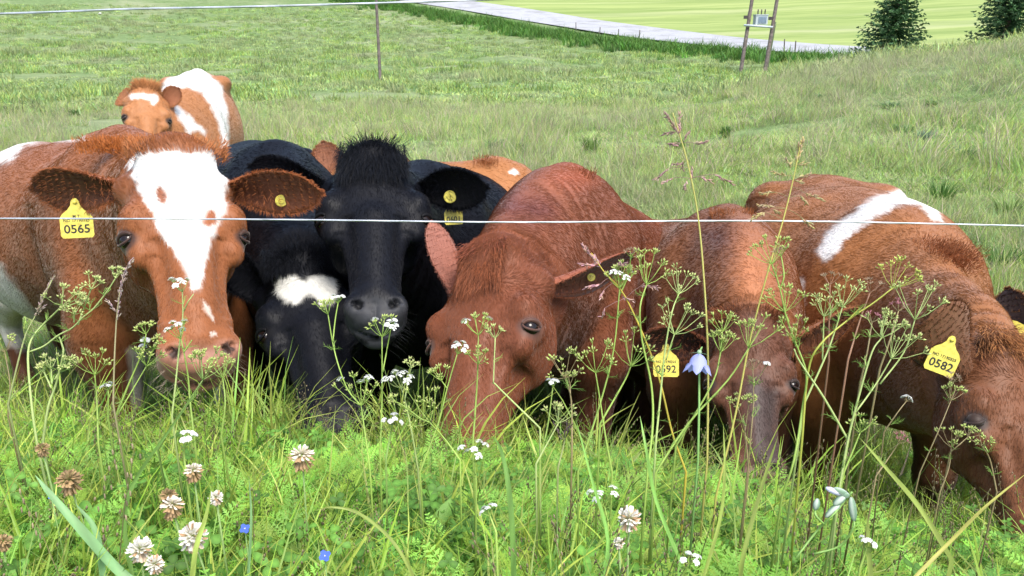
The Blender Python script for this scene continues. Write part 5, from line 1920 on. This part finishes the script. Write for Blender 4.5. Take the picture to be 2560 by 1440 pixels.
caraway(.82, [([(1620, 1170), (1632, 1060), (1628, 960), (1605, 850), (1600, 770), (1616, 712)], F_, 72)], 'tall caraway left of the 0592 tag, its umbel above the others', 'g', 1.15)
caraway(.83, [([(1640, 1100), (1650, 1000), (1662, 880), (1680, 780), (1697, 735)], F_, 56), ([(1665, 900), (1676, 865), (1686, 836)], F_, 70)], 'white stemmed caraway passing over the 0592 tag', 'p')
caraway(.82, [([(1640, 1180), (1720, 1060), (1820, 950), (1872, 870)], F_, 76)], 'long slanting caraway crossing the brown cow face', 'g', 1.1)
caraway(.84, [([(1690, 1115), (1780, 960), (1802, 880)], F_, 46), ([(1800, 890), (1806, 830)], F_, 42)], 'caraway beside the blue bellflower, reaching over the cow forehead')
caraway(.83, [([(1955, 1240), (1985, 1150), (2006, 1020), (2016, 935), (1988, 855), (1965, 790), (1950, 722), (1930, 660)], F_, 58), ([(1972, 805), (1962, 780)], F_, 56),
              ([(1996, 875), (1986, 852)], F_, 48), ([(1950, 722), (1960, 690), (1953, 640)], DR, 18)], 'tallest green caraway standing between the two right hand cows', 'g', 1.1)
caraway(.85, [([(2010, 1010), (2060, 900), (2083, 840), (2106, 768)], F_, 60), ([(2056, 900), (2060, 792)], F_, 48)], 'caraway with two umbels before the white banded cow flank', 'p')
caraway(.80, [([(2095, 1240), (2120, 1100), (2150, 980), (2180, 880), (2204, 845)], F_, 60), ([(2140, 1030), (2190, 960), (2228, 897)], F_, 82), ([(2200, 960), (2260, 880), (2287, 800)], F_, 84),
              ([(2120, 1100), (2060, 995), (2000, 905), (1985, 872)], None, 0)], 'big branching caraway before the white banded cow shoulder', 'p', 1.12)
caraway(.83, [([(2005, 1100), (2020, 930), (2050, 862), (2120, 800), (2180, 760), (2232, 720)], F_, 74), ([(2120, 800), (2150, 770)], None, 0)], 'caraway arching far to the right over the white banded cow', 'y', 1.1)
caraway(.88, [([(2072, 900), (2072, 840), (2075, 712)], DR, 30), ([(2074, 800), (2082, 760)], None, 0)], 'thin dry umbel before the brown flank, leftmost of the dry ones', 'r')
caraway(.88, [([(2120, 900), (2150, 800), (2175, 732)], DR, 32)], 'thin dry umbel before the white banded cow ribs', 'r')
caraway(.87, [([(2150, 960), (2168, 880), (2180, 805)], PK, 24)], 'rosy withered umbel left of the tagged ear', 'b')
caraway(.87, [([(2200, 920), (2225, 850), (2246, 778)], PK, 24)], 'rosy withered umbel just left of the tagged ear', 'b')
caraway(.90, [([(2300, 1180), (2345, 1080), (2378, 1000)], F_, 34), ([(2370, 1010), (2382, 955)], DR, 18)], 'wispy caraway below the 0582 tag', 'b', .7)
caraway(.90, [([(2350, 1230), (2372, 1170), (2378, 1120)], F_, 42), ([(2376, 1130), (2400, 1110), (2420, 1092)], F_, 24)], 'fine twiggy caraway before the right hand cow cheek', 'b', .7)
caraway(.86, [([(2110, 1180), (2135, 1120), (2150, 1082)], F_, 38)], 'low caraway between the white banded cow forelegs')
caraway(.90, [([(2210, 1080), (2245, 1030), (2266, 1003)], W_, 14)], 'tiny white umbel before the white banded cow brisket', 'b', .7)
caraway(.88, [([(1870, 1170), (1878, 1080), (1884, 1000), (1882, 925)], DR, 22), ([(1882, 970), (1915, 915)], W_, 10)], 'dry thin caraway in front of the brown cow eye', 'b', .8)
caraway(.89, [([(1872, 1180), (1862, 1080), (1845, 1020)], F_, 26), ([(1862, 1080), (1872, 1010)], F_, 20)], 'grey twiggy caraway in front of the brown cow nose', 'b', .8)
caraway(.89, [([(2190, 1190), (2225, 1140), (2246, 1108)], PK, 22)], 'rosy withered umbel low before the white banded cow leg', 'b', .8)
caraway(.89, [([(2492, 1230), (2475, 1150), (2455, 1115)], F_, 30)], 'twiggy caraway at the right under the closed eye', 'b', .8)
caraway(.90, [([(20, 1040), (25, 960), (12, 880)], F_, 34)], 'caraway at the far left edge of the grass', 'b', .8)
caraway(.74, [([(465, 1180), (460, 1130), (468, 1104)], W_, 26)], 'small white umbel in the grass left of centre')
caraway(.66, [([(1240, 1330), (1225, 1290)], W_, 26)], 'little white umbel in the grass below centre')
caraway(.66, [([(2150, 1420), (2168, 1368)], W_, 22)], 'little white umbel near the bottom right')
caraway(.66, [([(1700, 1450), (1722, 1412)], W_, 28)], 'little white umbel at the bottom edge, right of centre')


def panicle(d, stem, heads, label, colr, scol, w=1.0):
    base = at(*stem[0], d); gz = float(ground(base[0], base[1])) - .01
    root = np.array([base[0], base[1], gz])
    ro = empty('tall_grass', root)
    tag(ro, label, 'grass', 'flowering grass stems by the fence')
    P_ = stem_pts(stem, d, .002)
    if P_[0][2] > gz: P_ = np.concatenate([[[P_[0][0], P_[0][1], gz]], P_])
    mb = MB(); mb.tube(P_ - root, np.linspace(.0011, .0005, len(P_)) * w, 6, np.array(scol)); mb.build('stem', M_stem, ro)
    for (a, b, k) in heads:                                    # spikelet cluster from pixel a to b, k spikelets
        A, B_ = at(*a, d), at(*b, d + rng.normal(0, .006))
        j = int(np.argmin(np.linalg.norm(P_ - A, axis=1)))
        mb = MB()
        mb.tube(np.array([P_[j], (P_[j] + A) / 2 + [0, 0, .001], A, B_]) - root, [.0003, .0003, .0003, .0002], 4, np.array(colr) * .8)
        ax = unit(B_ - A)
        for i in range(k):
            t = (i + .5) / k
            p = A * (1 - t) + B_ * t
            e = unit(ax + rng.normal(0, .33, 3)); q = p + e * .002 - root
            c = np.array(colr) * rng.uniform(.65, 1.4) * np.array([1, rng.uniform(.85, 1.15), rng.uniform(.8, 1.2)])
            mb.ball(q + rng.normal(0, .0006, 3), (.0006 * w, .0006 * w, .0027 * w * rng.uniform(.7, 1.1)), c, frame(e, [.1, .3, .8]), 5, 4)
        mb.build('spikelet_cluster', M_stem, ro)


PUR = (.36, .23, .20); OLV = (.36, .31, .12)
panicle(.86, [(1768, 1150), (1770, 900), (1760, 700), (1745, 540), (1722, 420), (1700, 340), (1682, 282)],
        [((1698, 335), (1664, 284), 34), ((1700, 340), (1698, 286), 22), ((1690, 330), (1656, 336), 14), ((1712, 350), (1720, 334), 10), ((1735, 358), (1768, 356), 16),
         ((1668, 360), (1690, 362), 14), ((1705, 408), (1682, 410), 10), ((1672, 420), (1640, 448), 18), ((1685, 444), (1656, 458), 14), ((1708, 404), (1706, 422), 10),
         ((1728, 416), (1730, 440), 14), ((1785, 435), (1832, 460), 22), ((1750, 442), (1776, 454), 12), ((1716, 452), (1712, 472), 10)],
        'tallest flowering grass, its purple panicle above the wire', PUR, (.45, .42, .12), 1.15)
panicle(.87, [(1790, 1240), (1840, 1030), (1875, 850), (1925, 660), (1958, 550), (1985, 440), (2003, 350)],
        [((1996, 400), (2006, 350), 30), ((1990, 405), (2000, 362), 20), ((1978, 418), (1966, 400), 12), ((1996, 412), (2018, 410), 10), ((1965, 440), (1934, 430), 14), ((1995, 446), (2024, 436), 14),
         ((1986, 450), (2004, 456), 10), ((1935, 480), (1905, 484), 14), ((2015, 484), (2056, 498), 18), ((2000, 490), (2016, 508), 12), ((1935, 518), (1898, 512), 14), ((1912, 530), (1876, 548), 16),
         ((1932, 524), (1946, 530), 10), ((2002, 542), (2032, 568), 14)], 'second flowering grass leaning right across the white banded cow', (.38, .30, .14), (.46, .43, .11), 1.15)
panicle(.84, [(1715, 1180), (1680, 1080), (1640, 920), (1565, 745), (1512, 682), (1478, 632)],
        [((1495, 660), (1456, 614), 30), ((1490, 662), (1452, 662), 16), ((1500, 668), (1488, 640), 10), ((1510, 680), (1514, 692), 8), ((1502, 710), (1466, 720), 16), ((1510, 725), (1502, 744), 12),
         ((1600, 716), (1645, 718), 18), ((1556, 742), (1580, 752), 10), ((1512, 770), (1505, 792), 12), ((1545, 664), (1562, 658), 10)],
        'yellow stemmed grass with a rosy panicle leaning left by the reddish cow', (.42, .24, .23), (.50, .40, .06), 1.15)
panicle(.84, [(283, 1010), (286, 900), (292, 790), (300, 725)], [((294, 800), (300, 730), 26), ((299, 735), (312, 680), 34), ((310, 690), (327, 652), 22), ((291, 780), (268, 752), 12)],
        'narrow purple grass spike crossing the brown cow neck', (.34, .26, .24), (.34, .30, .16))
panicle(.85, [(20, 1010), (60, 850), (88, 790), (130, 700)], [((92, 785), (108, 740), 20), ((106, 745), (132, 694), 22), ((88, 790), (110, 766), 12)],
        'leaning brown grass spike at the left edge', (.30, .24, .18), (.30, .34, .14))
panicle(.86, [(1395, 1170), (1410, 1110), (1412, 1085)], [((1408, 1100), (1385, 1060), 10), ((1412, 1090), (1418, 1050), 10), ((1414, 1095), (1428, 1062), 8)],
        'dark little grass head low beside the reddish cow', (.12, .08, .09), (.30, .34, .14))


# clover heads
def clover(px, py, rpx, d, state, label):
    c = at(px, py, d); R = rpx * .9 * d / FPX
    gz = float(ground(c[0], c[1])) - .01
    root = np.array([c[0] + rng.normal(0, .01), c[1], gz])
    ro = empty('clover_flower', root)
    tag(ro, label, 'clover', 'clover flowers in the grass')
    mb = MB(); mb.tube([[0, 0, 0], (c - root) * .5 + [.004, 0, 0], c - root - [0, 0, R * .3]], [.0011, .0010, .0009], 6, (.24, .36, .12)); mb.build('stem', M_stem, ro)
    for part, lo, hi in (('upper_florets', -.15, 1.0), ('withered_florets', -1.0, -.15)):
        mb = MB()
        n = int(46 * (hi - lo))
        for i in range(n):
            z = lo + (hi - lo) * (i + .5) / n
            a = i * 2.39996; s = math.sqrt(max(0, 1 - z * z))
            e = unit(np.array([s * math.cos(a), s * math.sin(a), z * .95 + .1]) + rng.normal(0, .10, 3))
            if part == 'withered_florets': e = unit(e + np.array([0, 0, -.6]))
            L = R * rng.uniform(.85, 1.1)
            if state == 'white':
                col0 = np.array([.45, .50, .22]) if z > -.2 else np.array([.42, .30, .16]); col1 = np.array([.84, .80, .74]) if z > -.3 else np.array([.70, .55, .42])
                if rng.random() < .12: col1 = np.array([.55, .34, .20])
            elif state == 'half':
                col0 = np.array([.40, .40, .16]); col1 = np.array([.80, .72, .62]) if z > .25 else np.array([.48, .32, .17])
            else:
                col0 = np.array([.36, .34, .14]); col1 = np.array([.40, .27, .14]) * rng.uniform(.7, 1.3)
            sd = unit(np.cross(e, [.2, .3, .9])); nn = np.cross(sd, e)
            o_ = c - root + e * R * .12
            t = np.array([0, .25, .5, .75, .92, 1.0])[:, None]
            dr = 0.10 if state == 'white' else .3
            pts = o_ + e * L * t + np.array([0, 0, -1]) * L * dr * t * t
            w = R * np.array([.07, .14, .24, .30, .26, .08]) * (1.0 if state == 'white' else .85)
            mb.blade(pts, w, sd, col0 * (1 - t) + col1 * np.minimum(1, t * 1.6) * 1.0 - col0 * np.maximum(0, np.minimum(1, t * 1.6) - t), fold=.45)
        mb.build(part, M_petal, ro)


for a in [(755, 1138, 34, .78, 'half', 'open clover head with splayed white petals in front of the black cow'),
          (172, 1198, 33, .74, 'brown', 'withered brown clover head at the left'),
          (482, 1340, 38, .66, 'white', 'largest white clover head, low left of centre'),
          (350, 1372, 33, .65, 'white', 'white clover head with brown skirt, left of the largest one'),
          (386, 1410, 24, .64, 'white', 'small white clover head at the bottom, touching a taller one'),
          (540, 1243, 19, .70, 'white', 'small fresh white clover head above the largest one'),
          (430, 1262, 31, .69, 'half', 'half withered clover head with white tips, left of centre'),
          (420, 1238, 24, .70, 'brown', 'brown clover head pressed against a half withered one'),
          (483, 1176, 26, .74, 'half', 'faded clover head in the grass under the brown cow'),
          (1573, 1295, 32, .68, 'white', 'lone white clover head in the grass right of centre'),
          (105, 1120, 19, .78, 'brown', 'small brown clover head at the foot of the pale caraway'),
          (8, 1352, 22, .66, 'brown', 'brown clover remnant at the left edge'),
          (1547, 1357, 15, .66, 'white', 'tiny white clover head under the lone white one')]:
    clover(*a)


# blue bellflower and its budding neighbour
def bell_plant():
    d = .80
    c = at(1748, 884, d); base = at(1745, 1150, d); gz = float(ground(base[0], base[1]))
    root = np.array([base[0], base[1], gz])
    ro = empty('bellflower', root)
    tag(ro, 'pale blue bellflower hanging beside the tall grass stem', 'wildflower')
    P_ = np.array([root, base, at(1748, 1010, d), at(1748, 940, d + .01), at(1750, 880, d + .01), at(1755, 868, d + .005), at(1752, 872, d), c])
    mb = MB(); mb.tube(P_ - root, np.linspace(.0013, .0007, len(P_)), 6, (.22, .40, .12)); mb.build('stem', M_stem, ro)
    ax = unit(np.array([-.12, -.35, -1.0])); Fm = frame(ax, [0, 1, 0])
    mb = MB(); R = 23 * d / FPX; n = 20; v = []; prof = [(0.15, 0), (.55, .25), (.85, .65), (.95, 1.15), (1.15, 1.6), (1.45, 2.05)]
    for pi_, (rr, zz) in enumerate(prof):
        for j in range(n):
            a = 2 * math.pi * j / n; lobe = .5 + .5 * math.cos(5 * a)
            r_ = rr * R * (1 + (.18 * lobe if pi_ >= 4 else 0)); z_ = zz * R
            if pi_ == 5: z_ = R * (1.25 + 1.0 * lobe ** .7); r_ = R * (1.0 + .62 * lobe)
            if pi_ == 4: z_ = R * (1.18 + .45 * lobe)
            v.append(c - root + (Fm[0] * math.cos(a) + Fm[1] * math.sin(a)) * r_ + ax * z_)
    f = [(i * n + j, i * n + (j + 1) % n, (i + 1) * n + (j + 1) % n, (i + 1) * n + j) for i in range(5) for j in range(n)]
    mb.add(v, f, (.37, .40, .78)); mb.build('bell', M_petal, ro)
    mb = MB()
    for k in range(5):
        a = k * 1.2566; e = unit(Fm[0] * math.cos(a) + Fm[1] * math.sin(a) + ax * -.1)
        p0 = c - root
        mb.blade([p0, p0 + e * R * .6, p0 + e * R * 1.1 + ax * R * .2], [.0012, .0009, .0002], unit(np.cross(e, ax)), (.25, .42, .22))
    mb.ball(c - root - ax * .0015, .0026, (.28, .42, .26), None, 8, 5)
    mb.build('calyx', M_stem, ro)


bell_plant()


def bud_plant():
    d = .74
    base = at(1990, 1395, d); gz = float(ground(base[0], base[1])); root = np.array([base[0], base[1], min(gz, base[2])])
    ro = empty('budding_herb', root)
    tag(ro, 'drooping herb with striped grey green buds and one white petal', 'wildflower')
    mb = MB()
    for poly in ([(1990, 1395), (2040, 1330), (2080, 1290), (2110, 1255), (2130, 1230)], [(2035, 1385), (2100, 1365), (2133, 1320), (2134, 1300)], [(2060, 1310), (2040, 1290), (2038, 1275)]):
        P_ = stem_pts(poly, d); mb.tube(P_ - root, .0011, 5, (.22, .38, .10))
    mb.build('stem', M_stem, ro)
    for (a, b, w) in (((2085, 1222), (2118, 1236), 9), ((2112, 1240), (2085, 1262), 10), ((2098, 1262), (2065, 1292), 9), ((2128, 1246), (2135, 1300), 10), ((2044, 1248), (2038, 1274), 9), ((2100, 1232), (2122, 1240), 9)):
        A, B_ = at(*a, d), at(*b, d); mb = MB()
        ax = unit(B_ - A); Fm = frame(ax, [.1, .9, .1]); L = np.linalg.norm(B_ - A) / 2; r_ = w * d / FPX
        mb.ball((A + B_) / 2 - root, (r_, r_, L * 1.15), (.24, .34, .24), Fm, 10, 7)
        vv = mb.v[0]; cc = np.array([(.42, .50, .42) if (i % 10) % 3 == 0 else (.16, .26, .17) for i in range(len(vv))]); mb.c[0] = cc
        mb.build('bud', M_stem, ro)
    A, B_ = at(2070, 1222, d), at(2098, 1234, d)
    mb = MB(); mb.ball((A + B_) / 2 - root, (.0030, .0030, .0085), (.66, .66, .82), frame(unit(B_ - A), [.1, .9, .1]), 8, 6); mb.build('petal', M_petal, ro)


bud_plant()


def speedwell(px, py, rpx, d, label):
    c = at(px, py, d); R = rpx * d / FPX; gz = float(ground(c[0], c[1])); root = np.array([c[0], c[1], min(gz, c[2] - .01)])
    ro = empty('speedwell', root); tag(ro, label, 'wildflower', 'tiny blue flowers in the grass')
    mb = MB(); mb.tube([[0, 0, 0], c - root], .0006, 4, (.2, .34, .1)); mb.build('stem', M_stem, ro)
    n_ = unit(toward(c) + np.array([0, 0, .5])); X = unit(np.cross(n_, [0, 0, 1])); Y = np.cross(n_, X); mb = MB()
    for k in range(4):
        a = k * 1.5708 + .4; e = X * math.cos(a) + Y * math.sin(a); s = np.cross(n_, e); o_ = c - root
        mb.add([o_, o_ + e * R * .5 + s * R * .5 + n_ * R * .2, o_ + e * R + s * R * .25 + n_ * R * .2, o_ + e * R - s * R * .25 + n_ * R * .2, o_ + e * R * .5 - s * R * .5 + n_ * R * .2], [(0, 1, 2, 3, 4)], (.06, .13, .62))
    mb.ball(c - root + n_ * .0004, .0008, (.7, .7, .75), None, 6, 4)
    mb.build('blossom', M_petal, ro)


speedwell(612, 1322, 13, .68, 'tiny blue flower in the grass, the upper of two')
speedwell(812, 1390, 15, .66, 'tiny blue flower in the grass, the lower of two, right of the other')
speedwell(128, 1242, 7, .72, 'very small pale blue speck of a flower by the left clover')


# broad single blades
def blade(px, d, w, colr, label):
    P_ = stem_pts(px, d, .003)
    gz = float(ground(P_[0][0], P_[0][1])); root = np.array([P_[0][0], P_[0][1], min(gz, P_[0][2])])
    if P_[0][2] > gz: P_ = np.concatenate([[root], P_])
    n = len(P_); t = np.linspace(0, 1, n)
    tn = np.gradient(P_, axis=0); tn /= np.linalg.norm(tn, axis=1)[:, None]
    view = np.array([unit(np.array([0, 0, CAM_Z]) - p) for p in P_])
    sd = np.cross(tn, view + np.array([.3, 0, .2])); sd /= np.linalg.norm(sd, axis=1)[:, None]
    wd = w * d / FPX * np.interp(t, [0, .15, .5, .85, 1], [.7, 1, .95, .5, .04])
    L = P_ - sd * wd[:, None] / 2; R = P_ + sd * wd[:, None] / 2
    Mid = P_ - view * (wd * .22)[:, None]
    V = np.stack([L, Mid, R], 1).reshape(-1, 3) - root
    f = []
    for i in range(n - 1):
        a = i * 3; f += [(a, a + 1, a + 4, a + 3), (a + 1, a + 2, a + 5, a + 4)]
    c = np.array(colr)[None, :] * (1 + .2 * np.sin(np.arange(n * 3) * 1.7))[:, None]
    o = mesh_obj('wild_grass', V, f, M_grass, None, True, None, c); o.location = tuple(root)
    tag(o, label, 'grass blade', 'broad single grass blades')


GB = (.20, .36, .08); YB = (.34, .40, .09); BB = (.17, .30, .13)
blade([(350, 1470), (290, 1420), (200, 1320), (130, 1240), (88, 1188)], .64, 24, BB, 'broad bluish grass blade slanting up to the left')
blade([(260, 1460), (240, 1330), (190, 1260)], .65, 16, BB, 'shorter blade beside the broad bluish one at the left')
blade([(335, 1460), (312, 1330), (318, 1250), (350, 1180), (420, 1080), (508, 955)], .70, 11, GB, 'long thin blade curving up right to the brown cow chin')
blade([(478, 1470), (490, 1370), (515, 1290), (528, 1220)], .64, 13, YB, 'bright blade crossing the largest clover head')
blade([(1045, 1470), (1010, 1395), (960, 1330), (890, 1280), (830, 1268), (785, 1276)], .66, 9, YB, 'pale blade arching left over the foreground')
blade([(1285, 1470), (1282, 1350), (1272, 1220), (1254, 1130), (1235, 1092)], .70, 15, GB, 'upright broad blade under the reddish cow chin')
blade([(2380, 1400), (2300, 1270), (2220, 1175), (2150, 1095)], .72, 13, YB, 'bright blade slanting left before the white banded cow leg')
blade([(2180, 1470), (2172, 1380), (2168, 1280)], .66, 14, YB, 'short stiff blade near the bottom right')
blade([(2280, 1450), (2360, 1370), (2460, 1270), (2570, 1180)], .68, 9, (.46, .40, .10), 'ochre blade slanting up to the right edge')
blade([(1500, 1470), (1520, 1350), (1480, 1200), (1440, 1050)], .74, 10, GB, 'slim blade rising beside the broad green umbel')
blade([(1850, 1470), (1860, 1380), (1910, 1200), (1945, 1090)], .72, 12, YB, 'bright blade rising in front of the brown cow muzzle')
blade([(1760, 1440), (1800, 1300), (1812, 1180), (1808, 1060)], .74, 9, YB, 'thin upright blade left of the brown cow muzzle')
blade([(1700, 1400), (1640, 1250), (1615, 1120), (1600, 1040)], .74, 10, GB, 'upright blade in the gap between the reddish and brown cows')
blade([(620, 1450), (628, 1300), (622, 1190)], .66, 7, BB, 'thin bluish blade above the tiny blue flower')
